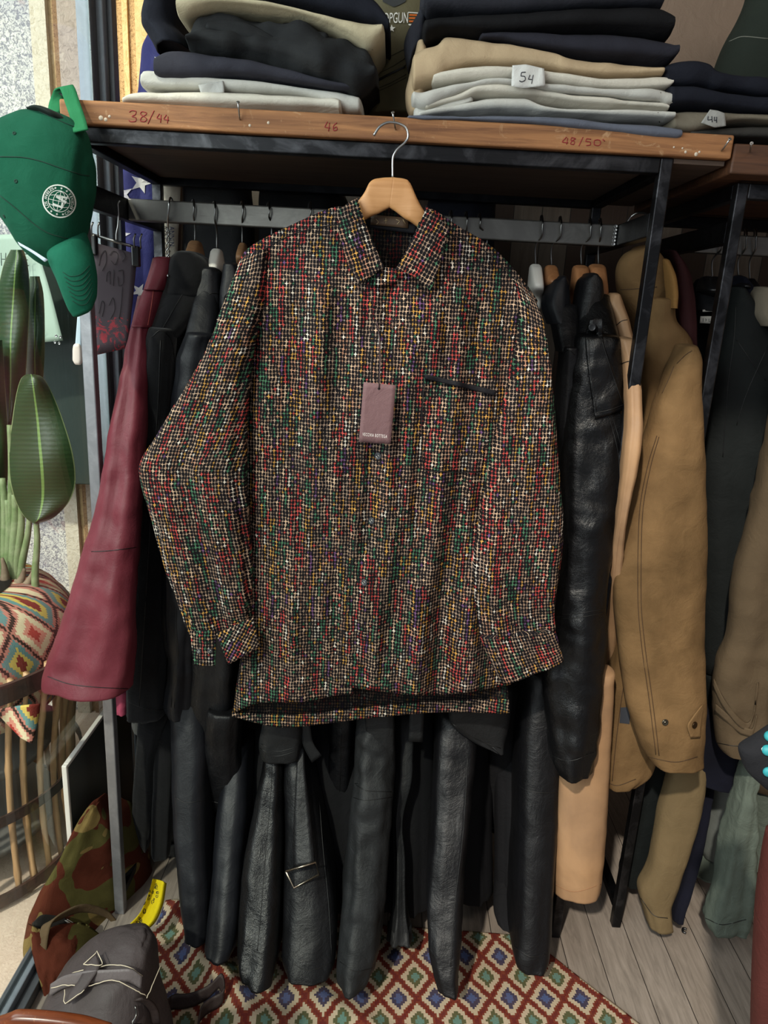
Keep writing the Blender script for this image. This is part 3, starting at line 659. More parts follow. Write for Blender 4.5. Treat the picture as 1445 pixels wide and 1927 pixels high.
# ---------------------------------------------------------------- folded trousers on the shelf
YF0 = 1.605
def folded(name, label, rows, mat, group, Yf=YF0, t=.125, parts=(), n=3.2, seed=1, fold=.004, nz=.005, cat='trousers'):
    if nz < .015:
        for e, k in ((0, 1), (-1, -2)):
            h = .74*(rows[k][2]-rows[k][1]); m_ = (rows[e][1]+rows[e][2])/2
            if rows[e][2]-rows[e][1] < h: rows[e] = (rows[e][0], m_-h/2, m_+h/2)
    xs = [r[0] for r in rows]; ym = [r[2] for r in rows]
    root = thing(name, label, cat, tuple(atY(sum(xs)/len(xs), max(ym), Yf+t)), group)
    o = loft('folded_body', HS(rows, Yf, t), mat, root, n, 32, 8, fold, 3, nz, 10, seed, hem=False, grow=False, edge=.12)
    for q in parts: q(o, root)
    return root, o
def cuff_line(pl, mat=None, r=.0010):
    return lambda o, root: seam(o, pl, mat or M_thr, r, root, 'hem_seam')
def sub(rows, mat, Yf=YF0, t=.1, nm='folded_leg', seed=3, fold=.003, nz=.004):
    return lambda o, root: loft(nm, HS(rows, Yf, t), mat, root, 3.0, 28, 8, fold, 3, nz, 10, seed, hem=False, grow=False, edge=.12)
M_offw = cloth('off_white_cotton', '#c9c3b6', .05, 900, .9, .12); M_lgrey = cloth('light_grey_cotton', '#b9b7b0', .06, 900, .9, .12)
M_dgrey = cloth('dark_slate_cotton', '#2b2b33', .15, 900, .85, .2); M_char = cloth('charcoal_wool', '#1d1e20', .3, 1200, .95, .4, 9, '#2c2d2e')
M_beige = cloth('beige_cotton', '#b0a58a', .06, 900, .9, .12); M_navy = cloth('navy_cotton', '#14161f', .2, 900, .85, .2)
M_blackc = cloth('black_cotton', '#0b0b0e', .2, 900, .8, .2); M_tan = cloth('tan_cotton', '#b09a7c', .06, 900, .9, .12)
M_blue = cloth('blue_grey_cotton', '#5c606c', .08, 900, .9, .15); M_navyg = cloth('navy_grey_denim', '#25252d', .25, 1100, .9, .4)
M_denim = cloth('dark_grey_denim', '#2a2b32', .25, 1100, .95, .5); M_khaki = cloth('khaki_cotton', '#6a6356', .1, 900, .9, .15)
M_anth = cloth('anthracite_cotton', '#353330', .12, 900, .9, .15); M_seamg = flat('grey_seam', '#6f6a60', .9); M_seamd = flat('dark_seam', '#08080a', .9)
M_lseam = flat('pale_seam', '#8b877d', .9)
GL, GM, GR = 'folded trousers of the left shelf stack', 'folded trousers of the middle shelf stack', 'folded trousers of the right shelf stack'
folded('folded_trousers', 'off-white folded trousers at the bottom of the left stack, above the red 38/44', [(240, 191, 200), (256, 176, 203), (300, 172, 206), (400, 173, 210), (500, 177, 212), (600, 180, 216), (628, 181, 218), (639, 186, 218)], M_offw, GL, parts=[cuff_line([[(619, 181), (617, 216)]], M_seamg), cuff_line([[(628, 182), (630, 217)]], M_seamg)], seed=1)
_, oT = folded('folded_trousers', 'light grey folded trousers with a strip of masking tape, second from bottom of left stack', [(272, 141, 166), (284, 131, 171), (350, 138, 173), (430, 148, 175), (520, 156, 180), (600, 166, 192), (655, 174, 214), (676, 181, 214)], M_lgrey, GL, Yf=1.62, seed=2, parts=[cuff_line([[(668, 178), (666, 214)]], M_seamg)])
folded('folded_trousers', 'dark slate folded trousers in the left stack, between grey ones and a crumpled charcoal pair', [(296, 122, 136), (306, 97, 160), (330, 91, 163), (384, 99, 159), (430, 108, 152), (492, 117, 157), (553, 132, 164), (610, 150, 171), (672, 166, 173)], M_dgrey, GL, seed=3, parts=[cuff_line([[(312, 97), (318, 150)]], M_seamd)])
folded('folded_trousers', 'crumpled charcoal wool trousers bulging from the middle of the left stack', [(356, 62, 86), (368, 36, 97), (388, 22, 104), (420, 14, 108), (470, 18, 116), (528, 28, 132), (590, 44, 150), (632, 60, 162), (668, 85, 170), (692, 112, 160), (706, 134, 146)], M_char, GL, t=.14, fold=.018, nz=.03, seed=5, n=2.6, parts=[
    sub([(392, 40, 60), (430, 30, 75), (480, 45, 95), (530, 75, 118), (560, 100, 128)], M_char, 1.60, .02, 'fabric_fold', 6, .004, .008), sub([(540, 85, 118), (566, 62, 112), (590, 58, 90), (612, 62, 84)], M_char, 1.60, .02, 'fabric_fold', 7, .004, .008), sub([(590, 95, 120), (630, 112, 150), (662, 118, 156), (690, 130, 150)], M_char, 1.60, .02, 'fabric_fold', 9, .004, .008)])
folded('folded_trousers', 'pale beige folded trousers drooping to the right near the top of the left stack', [(338, 2, 34), (350, -6, 38), (378, -4, 26), (420, -2, 18), (528, 13, 29), (600, 29, 49), (650, 38, 74), (692, 44, 98), (712, 46, 84), (719, 50, 72)], M_beige, GL, seed=7, parts=[cuff_line([[(708, 48), (700, 94)]], M_seamg)], Yf=1.60)
folded('folded_trousers', 'black-navy folded trousers on the very top of the left stack', [(350, -50, -7), (420, -52, -3), (528, -48, 12), (600, -45, 28), (670, -30, 42), (704, -5, 52), (722, 18, 58), (731, 34, 62)], M_navy, GL, seed=8, Yf=1.62)
r_ = thing('folded_trousers', 'dark navy trousers hanging over the left end of the left shelf stack', 'trousers', tuple(atY(320, 108, 1.75)), GL)
loft('folded_body', V3([(-40, 298, 348), (0, 293, 346), (30, 288, 346), (58, 283, 345), (72, 286, 347), (90, 298, 366), (108, 308, 372)], 1.76, 1.76, .10, .10, 0), M_navy, r_, 2.6, 30, 7, .006, 4, .008, 10, 4)
# tape label on the grey pair
def paper(name, label, px, on, yl, txt, mat):
    yk = min(hit(on, px[0][0][0]+k*(px[0][-1][0]-px[0][0][0])/8, yl[0]+j*(yl[1]-yl[0])/4, 0)[0].y for k in range(9) for j in range(5))-(.004 if on is oT else .010)
    o = patch(name, px[0], px[1], [px[0][0], px[1][0]], [px[0][-1], px[1][-1]], lambda u, v, x, y: yk+.0012*math.sin(x*.15+y*.1), mat, None, 12, 8, .0006, sm=False)
    tag(o, label, 'label')
    if txt: tubes('lettering', [[hit(o, x, y, .0006)[0] for x, y in p] for p in txt], .0008, M_ink, o, 5, 4)
    return o
M_tape = cloth('white_masking_tape', '#c9c8c4', .04, 300, .8, .05)
paper('paper_label', 'blank strip of masking tape stuck on the grey trousers of the left stack', ([(373, 160), (420, 152)], [(378, 176), (422, 174)]), oT, (160, 168), None, cloth('grey_masking_tape', '#a9a8a4', .04, 300, .8, .05))
folded('folded_trousers', 'blue-grey folded trousers at the bottom of the middle stack, above the red 48/50', [(769, 219, 228), (800, 219, 231), (840, 219, 231), (886, 219, 233), (984, 217, 239), (1080, 222, 250), (1130, 226, 256), (1228, 233, 269), (1262, 238, 270), (1274, 243, 266)], M_blue, GM, seed=11, Yf=1.574, parts=[cuff_line([[(1238, 235), (1236, 268)]], M_seamd), cuff_line([[(1246, 236), (1245, 269)]], M_seamd)])
folded('folded_trousers', 'rumpled pale grey folded trousers just above the blue-grey pair in the middle stack', [(789, 214, 226), (830, 200, 224), (877, 190, 222), (935, 181, 218), (984, 182, 219), (1028, 204, 221), (1130, 209, 226), (1228, 211, 231), (1246, 212, 232), (1261, 216, 227)], M_lgrey, GM, seed=12, nz=.008, parts=[cuff_line([[(1238, 212), (1241, 230)]], M_seamg), sub([(784, 200, 226), (815, 196, 222), (850, 186, 206), (885, 180, 194)], M_lgrey, 1.60, .03, 'folded_leg', 14)])
folded('folded_trousers', 'pale grey folded trousers in the middle stack, two below the pair labelled 54', [(800, 196, 214), (862, 178, 199), (911, 162, 185), (1008, 166, 193), (1082, 181, 203), (1160, 186, 209), (1228, 190, 213), (1244, 192, 214), (1252, 200, 212)], M_offw, GM, seed=13, nz=.007, parts=[cuff_line([[(1234, 191), (1237, 213)]], M_seamg)], Yf=1.61)
folded('folded_trousers', 'pale grey folded trousers in the middle stack, directly below the pair labelled 54', [(778, 184, 192), (796, 172, 212), (840, 162, 192), (880, 156, 178), (935, 151, 166), (1033, 163, 178), (1130, 170, 188), (1225, 171, 196), (1250, 173, 206), (1268, 182, 200)], M_lgrey, GM, seed=15, nz=.007, parts=[cuff_line([[(1243, 174), (1240, 192)]], M_seamg), cuff_line([[(1252, 174), (1256, 204)]], M_seamg)])
_, o54 = folded('folded_trousers', 'off-white folded trousers carrying the paper number 54 in the middle stack', [(815, 143, 162), (824, 137, 165), (886, 127, 160), (960, 126, 158), (1023, 135, 164), (1082, 144, 171), (1130, 151, 174), (1190, 150, 174), (1250, 145, 172), (1261, 146, 166)], M_offw, GM, seed=16, parts=[cuff_line([[(1252, 146), (1250, 171)]], M_seamg)])
folded('folded_trousers', 'tan folded trousers with a raised fold at the left of the middle stack', [(779, 96, 176), (800, 84, 168), (823, 77, 160), (842, 62, 146), (880, 66, 134), (935, 76, 129), (1033, 96, 136), (1072, 112, 143), (1155, 116, 152), (1215, 126, 148), (1241, 134, 142)], M_tan, GM, seed=17, nz=.007, parts=[
    lambda o, root: loft('folded_leg', V3([(92, 782, 800), (120, 776, 808), (150, 769, 812), (180, 763, 800), (200, 765, 792), (218, 771, 788)], 1.66, 1.66, .05, .05, 0), M_tan, root, 2.6, 26, 6, .003, 3, .004, 9, 5, hem=False)])
folded('folded_trousers', 'navy-grey denim folded trousers in the middle stack, just above the tan pair', [(905, 70, 76), (940, 66, 80), (984, 62, 92), (1082, 60, 110), (1179, 65, 118), (1245, 74, 126), (1262, 80, 122), (1270, 88, 108)], M_navyg, GM, seed=18, Yf=1.61, parts=[cuff_line([[(1252, 78), (1246, 124)]], M_seamd)])
folded('folded_trousers', 'black folded trousers near the top of the middle stack, second from top', [(800, 36, 80), (840, 33, 66), (935, 28, 72), (1082, 19, 64), (1170, 15, 66), (1228, 14, 72), (1252, 20, 72), (1262, 36, 60)], M_blackc, GM, seed=19, Yf=1.60)
folded('folded_trousers', 'dark grey denim folded trousers on the very top of the middle stack', [(798, -30, 16), (810, -36, 24), (852, -40, 26), (925, -42, 32), (1033, -45, 25), (1155, -45, 16), (1235, -40, 13), (1246, -20, 4)], M_denim, GM, seed=20, Yf=1.60, parts=[
    lambda o, root: loft('folded_leg', V3([(10, 794, 806), (40, 780, 804), (65, 766, 802), (90, 760, 798), (108, 763, 783), (124, 767, 774)], 1.68, 1.68, .05, .05, 0), M_denim, root, 2.6, 26, 6, .004, 3, .005, 9, 5, hem=False)])
paper('paper_label', 'torn white paper label reading 54 on the middle stack of trousers', ([(964, 123), (990, 121), (1024, 129)], [(962, 162), (985, 166), (1026, 161)]), o54, (136, 154),
      [[(989, 136), (981, 137), (980, 143), (987, 144), (988, 150), (981, 154), (977, 152)], [(997, 141), (994, 149), (1002, 150)], [(1003, 141), (1000, 158)]], M_tape)
folded('folded_trousers', 'dark navy trousers heaped on top of the right-hand shelf stack', [(1250, 122, 166), (1272, 113, 172), (1300, 112, 172), (1325, 119, 172), (1345, 136, 176), (1400, 142, 182), (1480, 152, 192), (1560, 160, 200)], M_navy, GR, seed=21, nz=.01)
folded('folded_trousers', 'dark navy folded trousers second from top of the right-hand shelf stack', [(1258, 162, 204), (1300, 164, 204), (1350, 174, 209), (1445, 183, 220), (1560, 192, 228)], M_navy, GR, seed=22, Yf=1.60)
_, o44 = folded('folded_trousers', 'khaki folded trousers carrying the paper number 44 in the right-hand stack', [(1262, 207, 254), (1290, 204, 258), (1330, 206, 250), (1365, 209, 238), (1410, 213, 234), (1470, 220, 236), (1560, 228, 240)], M_khaki, GR, seed=23, Yf=1.605)
folded('folded_trousers', 'anthracite folded trousers at the bottom of the right-hand shelf stack', [(1292, 250, 262), (1350, 242, 265), (1400, 236, 268), (1470, 234, 272), (1560, 238, 276)], M_anth, GR, seed=24, Yf=1.615)
paper('paper_label', 'torn grey paper label reading 44 on the khaki trousers at the right', ([(1336, 206), (1350, 208), (1364, 213)], [(1319, 231), (1345, 240), (1366, 237)]), o44, (214, 236),
      [[(1332, 219), (1332, 226), (1339, 225)], [(1339, 219), (1340, 230)], [(1344, 220), (1344, 227), (1348, 226)], [(1348, 220), (1348, 231)]], cloth('grey_tape', '#8f8e8a', .04, 300, .8, .05))
# ---------------------------------------------------------------- olive flight suit between the stacks
fs = thing('flight_suit', 'olive flight suit with black and white chest patch standing between the trouser stacks', 'suit', tuple(atY(750, 222, 1.84)))
M_olive = cloth('olive_nylon', '#5b553f', .1, 700, .7, .12, 8)
fo = loft('body', V3([(-60, 668, 840), (0, 672, 838), (60, 676, 834), (120, 682, 828), (180, 684, 826), (226, 690, 822)], 1.86, 1.86, .08, .09, 0), M_olive, fs, 2.6, 40, 8, .006, 7, .006, 10, 6, hem=False)
M_vel = cloth('olive_velcro', '#474a22', .3, 1400, 1, .5)
vp = decal('velcro_panel', fo, *line2d([(703, 5), (796, 5)], 24), M_vel, fs, .0015); cp = decal('crest_patch', fo, [(719, -6), (766, -6), (763, 4), (752, 10), (741, 14), (730, 9), (721, 4)], [(0, 1, 2, 3, 4, 5, 6)], flat('grey_crest', '#2a2a2a', .8), fs, .0022)
pt_ = decal('name_patch', fo, [(702, 17), (798, 20), (797, 67), (716, 71), (702, 64)], [(0, 1, 2, 3, 4)], flat('black_patch', '#17171a', .85), fs, .0025)
Mw = flat('white_embroidery', '#dcd8d0', .8)
v2, f2 = join2d([text_quad('TOP', (712, 45), (739, 45), (713, 25)), text_quad('GUN', (740, 45), (767, 45), (741, 24.5)), line2d([(716, 48.5), (778, 47.5)], 1.2), line2d([(768, 24.5), (795, 26.5)], 1.0), line2d([(712, 25.5), (721, 26)], .8), star2d(737.5, 55, 7.5)])
decal('lettering', fo, v2, f2, Mw, pt_, .0032); pf = decal('flag_stripes', fo, *join2d([line2d([(770, 29.5), (792, 30)], 1.6), line2d([(769.5, 35.5), (789, 36)], 1.6), line2d([(769.5, 41.5), (785, 42)], 1.6)]), flat('orange_embroidery', '#d0651c', .8), pt_, .0032)
seam(fo, [[(700, 120), (730, 108), (762, 92)], [(706, 141), (735, 127), (762, 110)], [(707, 153), (735, 140), (764, 122)], [(706, 168), (735, 156), (764, 140)], [(708, 173), (735, 161), (764, 146)]], flat('olive_seam', '#3a3626', .8), .0009, fs)
zp = ribbon('zip', [hit(fo, x, y, .002)[0] for x, y in ((702, 158), (720, 147), (742, 136), (762, 126))], (0, 0, .0022), .002, flat('black_zip', '#0d0d0d', .5), fs)
ribbon('zip_pull', [hit(fo, x, y, .006)[0] for x, y in ((690, 172), (688, 190), (686, 216))], (.004, 0, 0), .002, M_vel, fs)
# ---------------------------------------------------------------- things behind the shelf: flag, dark garments
fl = thing('flag', 'blue flag with white stars draped in the left back corner behind the rack', 'flag', tuple(atY(245, 640, 2.17)))
M_flag = cloth('flag_blue', '#33356b', .1, 700, .6, .12)
fg = loft('cloth', V3([(70, 284, 330), (100, 272, 330), (150, 266, 328), (190, 258, 326), (250, 232, 322), (305, 206, 318), (350, 194, 315), (420, 198, 312), (480, 196, 308), (560, 200, 302), (640, 204, 296)], 2.20, 2.20, .05, .05, 0), M_flag, fl, 2.3, 36, 7, .010, 4, .012, 9, 3)
Mst = flat('white_star', '#d6d4d2', .8)
for x, y, r, ro in ((266, 344, 22, .3), (232, 366, 20, 1.0), (225, 444, 22, .1), (262, 548, 16, .5), (222, 308, 9, .2), (303, 118, 16, .4)): decal('star', fg, *star2d(x, y, r, ro), Mst, fl, .003)
hd = patch('header_strip', [(301, 306), (342, 308)], [(301, 490), (333, 490)], [(301, 306), (301, 490)], [(342, 308), (333, 490)], lambda u, v, x, y: 2.135+.003*math.sin(y*.07), cloth('canvas_header', '#b5ada0', .1, 500, .9, .2, 20), fl, 6, 20, .003)
v2, f2 = text_quad('ANNIN', (318.5, 426), (318.5, 463), (328, 426), 1.1); V_ = [atY(x, y, 2.128) for x, y in v2]; mesh('lettering', V_, f2, flat('blue_print', '#2b3f6e', .7), hd, smooth=False)
tubes('handwriting', [[atY(x, y, 2.128) for x, y in p] for p in ([(304, 425), (314, 428), (305, 433), (314, 436)], [(304, 442), (314, 440), (308, 447), (314, 450)], [(303, 455), (313, 458), (304, 462)], [(304, 470), (314, 466), (309, 476), (315, 480), (304, 484)])], .0009, M_ink, hd, 5, 3)
def plainloft(name, label, cat, rows, Y, t, mat, seed, part='body', group=None, **k):
    r = thing(name, label, cat, tuple(atY((rows[-1][1]+rows[-1][2])/2, rows[-1][0], Y)), group); o = loft(part, V3(rows, Y, Y, t, t), mat, r, 2.4, 36, 7, k.pop('fold', .008), 4, k.pop('nz', .008), 9, seed, **k); return r, o
plainloft('jacket', 'dark grey zip jacket hung on the back wall behind the rack rail', 'jacket', [(318, 345, 470), (400, 344, 478), (480, 342, 480), (700, 340, 490)], 2.20, .06, cloth('dark_grey_canvas', '#232426', .2, 600, .8), 5)
plainloft('jacket', 'black jacket hung on the back wall behind the beech hanger', 'jacket', [(345, 490, 640), (420, 488, 660), (700, 490, 660)], 2.20, .06, M_blackc, 6)
plainloft('jacket', 'dark navy jacket hung on the back wall right of the beech hanger', 'jacket', [(365, 815, 935), (420, 800, 930), (700, 790, 920)], 2.20, .06, M_navy, 7)
dj = thing('jacket', 'dark green jacket hanging high in the upper right corner above the trousers', 'jacket', tuple(atY(1420, 150, 2.0)))
do = loft('body', V3([(-60, 1420, 1600), (0, 1405, 1600), (40, 1388, 1600), (80, 1366, 1600), (120, 1350, 1600), (165, 1335, 1600), (205, 1330, 1600), (240, 1330, 1600)], 2.02, 2.02, .08, .09, 0), cloth('dark_green_canvas', '#262c26', .1, 500, .85), dj, 2.4, 36, 7, .004, 3, .004, 9, 4)
seam(do, [[(1372, 78), (1400, 69), (1445, 73)]], flat('pale_stitch', '#6f7066', .8), .0012, dj)
# ---------------------------------------------------------------- garments on the first rack
ML_bur = leather('burgundy_leather', '#5a1c26', .45, .3, 1.0, '#70303a', bump=.16); ML_blk = leather('black_leather', '#08080a', .38, .5); ML_blu = leather('blue_black_leather', '#0c0d11', .42, .5, .7, bump=.14)
ML_shiny = leather('shiny_black_leather', '#070708', .25, .5, 1.4); ML_gry = leather('crumpled_grey_black_leather', '#121314', .5, .4, .9, '#1c1d1f'); ML_tan = leather('tan_leather', '#8d6f54', .5, .12, .4, '#a6825f', bump=.08)
MS_sue = cloth('black_suede', '#0b0b0d', .5, 700, .95, .3, 14, '#131316', .1); M_pink = cloth('pink_lining', '#a84a63', .1, 600, .5, .1)
M_wax = cloth('waxed_tan_cotton', '#7d6140', .2, 800, .85, .3, 6, '#564127'); M_waxs = flat('brown_stitching', '#3c2812', .8); M_cord = cloth('tan_corduroy', '#7d5c33', .1, 500, .9, .3)
M_sewr = flat('red_stitching', '#8d3a32', .7); M_sewk = flat('dark_stitching', '#050506', .5)
RY = 1.83
def garment(name, label, cat, parts, Yc=1.75, group=None):
    """parts: (part, rows, mat, Y0, Y1, t0, t1, kwargs, seam lines)"""
    r0 = parts[0][1]; root = thing(name, label, cat, tuple(atY((r0[-1][1]+r0[-1][2])/2, r0[-1][0], Yc)), group); objs = []
    for i, p in enumerate(parts):
        kw = dict(p[7]) if len(p) > 7 else {}
        n = kw.pop('n', 2.5); fo = kw.pop('fold', .006); fk = kw.pop('fk', 4); nz = kw.pop('nz', .006); sd = kw.pop('seed', len(bpy.data.objects) % 37+i)
        rows = [list(q) for q in p[1]]
        if p[0] in ('skirt', 'sleeve', 'hem', 'cuff', 'leg') and len(rows) > 2:
            w1 = .86*(rows[-2][2]-rows[-2][1]); m_ = (rows[-1][1]+rows[-1][2])/2
            if rows[-1][2]-rows[-1][1] < w1: rows[-1][1], rows[-1][2] = m_-w1/2, m_+w1/2
        p = (p[0], rows)+tuple(p[2:])
        Y1 = p[4]; cx = (p[1][-1][1]+p[1][-1][2])/2
        if atY(cx, p[1][-1][0]+8, Y1).z < .07: Y1 = atZ(cx, p[1][-1][0]+8, .07).y
        st = V3(p[1], p[3], Y1, p[5], p[6], kw.pop('tilt', .054))
        if p[0] == 'sleeve':      # rounded shoulder head
            x1, y1, x2, y2, Y, t = st[0]; w = x2-x1
            st = [(x1+w*.33, y1-w*.20, x2-w*.33, y2-w*.20, Y+.035, t*.35), (x1+w*.13, y1-w*.15, x2-w*.13, y2-w*.15, Y+.015, t*.75)]+st
        o = loft(p[0], st, p[2], root, n, 34, 8, fo, fk, nz, kw.pop('nf', 10), sd, **kw)
        if len(p) > 8: seam(o, p[8], M_sewk if len(p) < 10 else p[9], .0009, o)
        objs.append(o)
    return root, objs
def hanger(label, top, neck, block, mat, wide=1.0, Yr=RY, wire=None, drop=26, group='hangers along the rack rail'):
    xb = (block[1]+block[2])/2
    r = thing('coat_hanger', label, 'hanger', tuple(atY(xb, block[3], Yr)), group)
    if mat:
        w0, w1 = block[1], block[2]
        st = V3([(block[0], w0+1, w1-1, Yr, .016), (block[0]+5, w0, w1, Yr-.005, .026), (block[3], w0-1, w1+1, Yr-.03, .05), (block[3]+drop, w0+3, w1-3, Yr+.02, .05), (block[3]+drop+20, w0+5, w1-5, Yr+.03, .05)], Yr)
        loft('hanger_arms', st, mat, r, 3.4, 24, 6, 0, 3, 0, hem=False)
    wm = wire or M_wire_d; xm = (top[0]*2+neck[0])/3
    pts = [atY(neck[0], neck[1], Yr), atY(neck[0], neck[1]*.6+top[1]*.4, Yr-.004), atY(top[0], top[1]*.65+neck[1]*.35, Yr-.024), atY(top[0]+1, top[1]+12, Yr-.026), atY(top[0], top[1]-3, Yr-.004), atY(top[0]-2, top[1]-2, Yr+.014), atY(top[0]-4, top[1]+12, Yr+.024)]
    tube('hook', pts, .0022, wm, r, 8, 5); return r
MP = M_white
h0 = thing('coat_hanger', 'twisted white wire hanger carrying the burgundy leather jacket', 'hanger', tuple(atY(317, 490, RY)), 'hangers along the rack rail')
tube('hook', [atY(316, 430, RY), atY(316, 405, 1.806), atY(318, 385, 1.803), atY(321, 372, 1.824), atY(324, 376, 1.852), atY(324, 392, 1.858)], .0022, M_wire, h0, 8, 5)
for s in (0, 1): tube('wire', [atY(316, 428, RY)]+[atY(316+3*math.sin(i*1.3+s*3.14), 432+i*5, RY+.003*math.cos(i*1.3+s*3.14)) for i in range(12)]+[atY(316, 500, RY-.03 if s else RY+.03), atY(316, 520, RY-.13 if s else RY+.13)], .0018, M_wire, h0, 6, 3)
hanger('brown wooden hanger of the black suede coat beside the burgundy jacket', (364, 379), (367, 456), (457, 356, 379, 482), M_hang)
hanger('white plastic hanger of the black leather jacket left of the tweed shirt', (404, 382), (408, 472), (472, 398, 418, 506), MP)
hanger('small wooden hanger just behind the left shoulder of the tweed shirt', (456, 382), (456, 461), (461, 450, 464, 486), M_hang)
hanger('dark hook on the rail between the small wooden hanger and the shirt collar', (506, 384), (511, 450), (452, 504, 516, 480), M_blackp)
hanger('wire hanger hook on the rail directly left of the tweed shirt collar', (584, 384), (586, 450), (452, 580, 592, 480), M_blackp)
hanger('wire hanger hook first to the right of the tweed shirt collar', (849, 400), (848, 470), (470, 842, 854, 500), M_blackp)
hanger('wire hanger hook second to the right of the tweed shirt collar', (878, 402), (876, 480), (480, 870, 882, 510), M_blackp)
hanger('curled dark hook third to the right of the tweed shirt collar', (903, 405), (916, 466), (470, 910, 922, 500), M_blackp)
hanger('white plastic hanger just right of the tweed shirt shoulder', (1020, 409), (1008, 501), (501, 997, 1018, 540), MP, drop=20)
hanger('small reddish wooden hanger beside the white hanger right of the shirt', (1055, 411), (1038, 503), (503, 1025, 1048, 532), M_hang_r, drop=20)
hanger('wide reddish wooden hanger of the shiny leather coat with storm flap', (1111, 414), (1094, 501), (503, 1078, 1106, 550), M_hang_r)
hanger('reddish wooden hanger of the tan leather coat beside the storm-flap coat', (1130, 415), (1126, 500), (501, 1108, 1138, 555), M_hang_r)
h9 = thing('coat_hanger', 'empty curved wire hook resting on the bracket at the right end of the rail', 'hanger', tuple(atY(1185, 430, 1.76)), 'hangers along the rack rail')
tube('hook', [atY(x, y, Y) for x, y, Y in ((1172, 426, 1.80), (1178, 422, 1.80), (1186, 409, 1.80), (1200, 401, 1.79), (1215, 402, 1.76), (1222, 415, 1.74), (1220, 440, 1.74), (1214, 470, 1.74), (1212, 500, 1.76))], .0024, M_wire, h9, 8, 5)

# burgundy leather jacket
g, o = garment('leather_jacket', 'burgundy red leather jacket hanging first on the left of the rack', 'jacket', [
    ('sleeve', [(606, 254, 287), (640, 244, 285), (700, 232, 282), (800, 214, 276), (880, 200, 272), (960, 184, 268), (1050, 158, 262), (1130, 136, 257), (1210, 108, 254), (1262, 88, 250), (1290, 82, 247)], ML_bur, 1.66, 1.475, .04, .065, dict(fold=.012, fk=3, nz=.012, n=2.3), [[(90, 1273), (130, 1287), (180, 1293), (240, 1296)], [(172, 1038), (210, 1036), (256, 1030)]]),
    ('shoulder', [(526, 284, 314), (560, 270, 306), (585, 262, 298), (614, 253, 289)], ML_bur, 1.75, 1.665, .04, .05, dict(fold=.002, nz=.003), [[(289, 545), (284, 580), (278, 612)]], M_sewr),
    ('collar', [(489, 294, 330), (503, 290, 330), (522, 284, 324), (546, 277, 312)], ML_bur, 1.77, 1.73, .05, .05, dict(fold=.002, nz=.003, n=2.6)),
    ('body', [(560, 270, 330), (620, 258, 318), (800, 224, 290), (1000, 190, 280), (1200, 140, 270), (1268, 118, 262)], ML_bur, 1.86, 1.80, .10, .13, dict(fold=.008)),
    ('lining', [(1296, 222, 246), (1325, 218, 244), (1336, 220, 243)], M_pink, 1.76, 1.76, .03, .03, dict(fold=.004))])
# black suede coat, then the black leather jackets left of the shirt
garment('suede_coat', 'black suede coat hanging right beside the burgundy jacket', 'coat', [
    ('sleeve', [(622, 284, 330), (660, 277, 328), (760, 270, 322), (900, 262, 318), (1000, 257, 316), (1150, 248, 314), (1290, 241, 312), (1338, 241, 312)], MS_sue, 1.66, 1.69, .045, .06, dict(fold=.006, nz=.007), [[(302, 640), (297, 760), (288, 900), (276, 1100), (262, 1330)], [(243, 1322), (275, 1334), (310, 1336)], [(286, 634), (302, 622), (322, 640), (328, 680)]]),
    ('shoulder', [(530, 318, 392), (560, 308, 384), (600, 294, 362), (634, 284, 332)], MS_sue, 1.76, 1.675, .05, .05, dict(fold=.002), [[(352, 540), (328, 580), (304, 622)]]),
    ('collar', [(479, 336, 380), (490, 326, 392), (520, 320, 398), (556, 312, 392)], MS_sue, 1.77, 1.75, .06, .06, dict(fold=.003, n=2.8)),
    ('body', [(580, 300, 400), (800, 280, 350), (1340, 262, 330)], MS_sue, 1.88, 1.88, .10, .13)])
garment('leather_jacket', 'smooth black leather jacket with gathered waist, between suede coat and shirt sleeve', 'jacket', [
    ('sleeve', [(632, 352, 408), (665, 338, 406), (700, 333, 404), (780, 324, 402), (900, 310, 400), (1016, 304, 398), (1120, 304, 396), (1190, 309, 380), (1236, 322, 372), (1262, 322, 372), (1320, 314, 372), (1336, 318, 374)], ML_blu, 1.66, 1.68, .045, .05, dict(fold=.010, fk=5, nz=.008), [[(352, 720), (340, 900), (332, 1050), (332, 1160), (336, 1238)], [(334, 1250), (328, 1332)], [(329, 1250), (322, 1330)]]),
    ('shoulder', [(545, 366, 416), (590, 362, 414), (640, 350, 410)], ML_blu, 1.76, 1.675, .05, .05, dict(fold=.003)),
    ('collar', [(508, 384, 414), (520, 374, 419), (560, 366, 420), (592, 362, 416)], ML_blu, 1.77, 1.74, .05, .05, dict(fold=.003, n=2.8), [[(366, 588), (378, 566), (400, 552), (416, 552)]]),
    ('body', [(600, 366, 430), (1000, 350, 440), (1236, 352, 440), (1330, 352, 440)], ML_blu, 1.88, 1.88, .10, .13)])
garment('leather_jacket', 'black pebbled leather jacket whose hem shows below the left cuff of the shirt', 'jacket', [
    ('sleeve', [(560, 424, 470), (800, 410, 470), (1080, 376, 452), (1240, 360, 448), (1300, 354, 446), (1378, 346, 443)], ML_blk, 1.66, 1.68, .04, .055, dict(fold=.008, nz=.008, fk=3), [[(349, 1372), (395, 1383), (440, 1378)]]),
    ('collar', [(500, 424, 452), (515, 421, 456), (570, 416, 458), (600, 420, 460)], ML_blu, 1.77, 1.74, .05, .05, dict(fold=.003, n=2.8))])

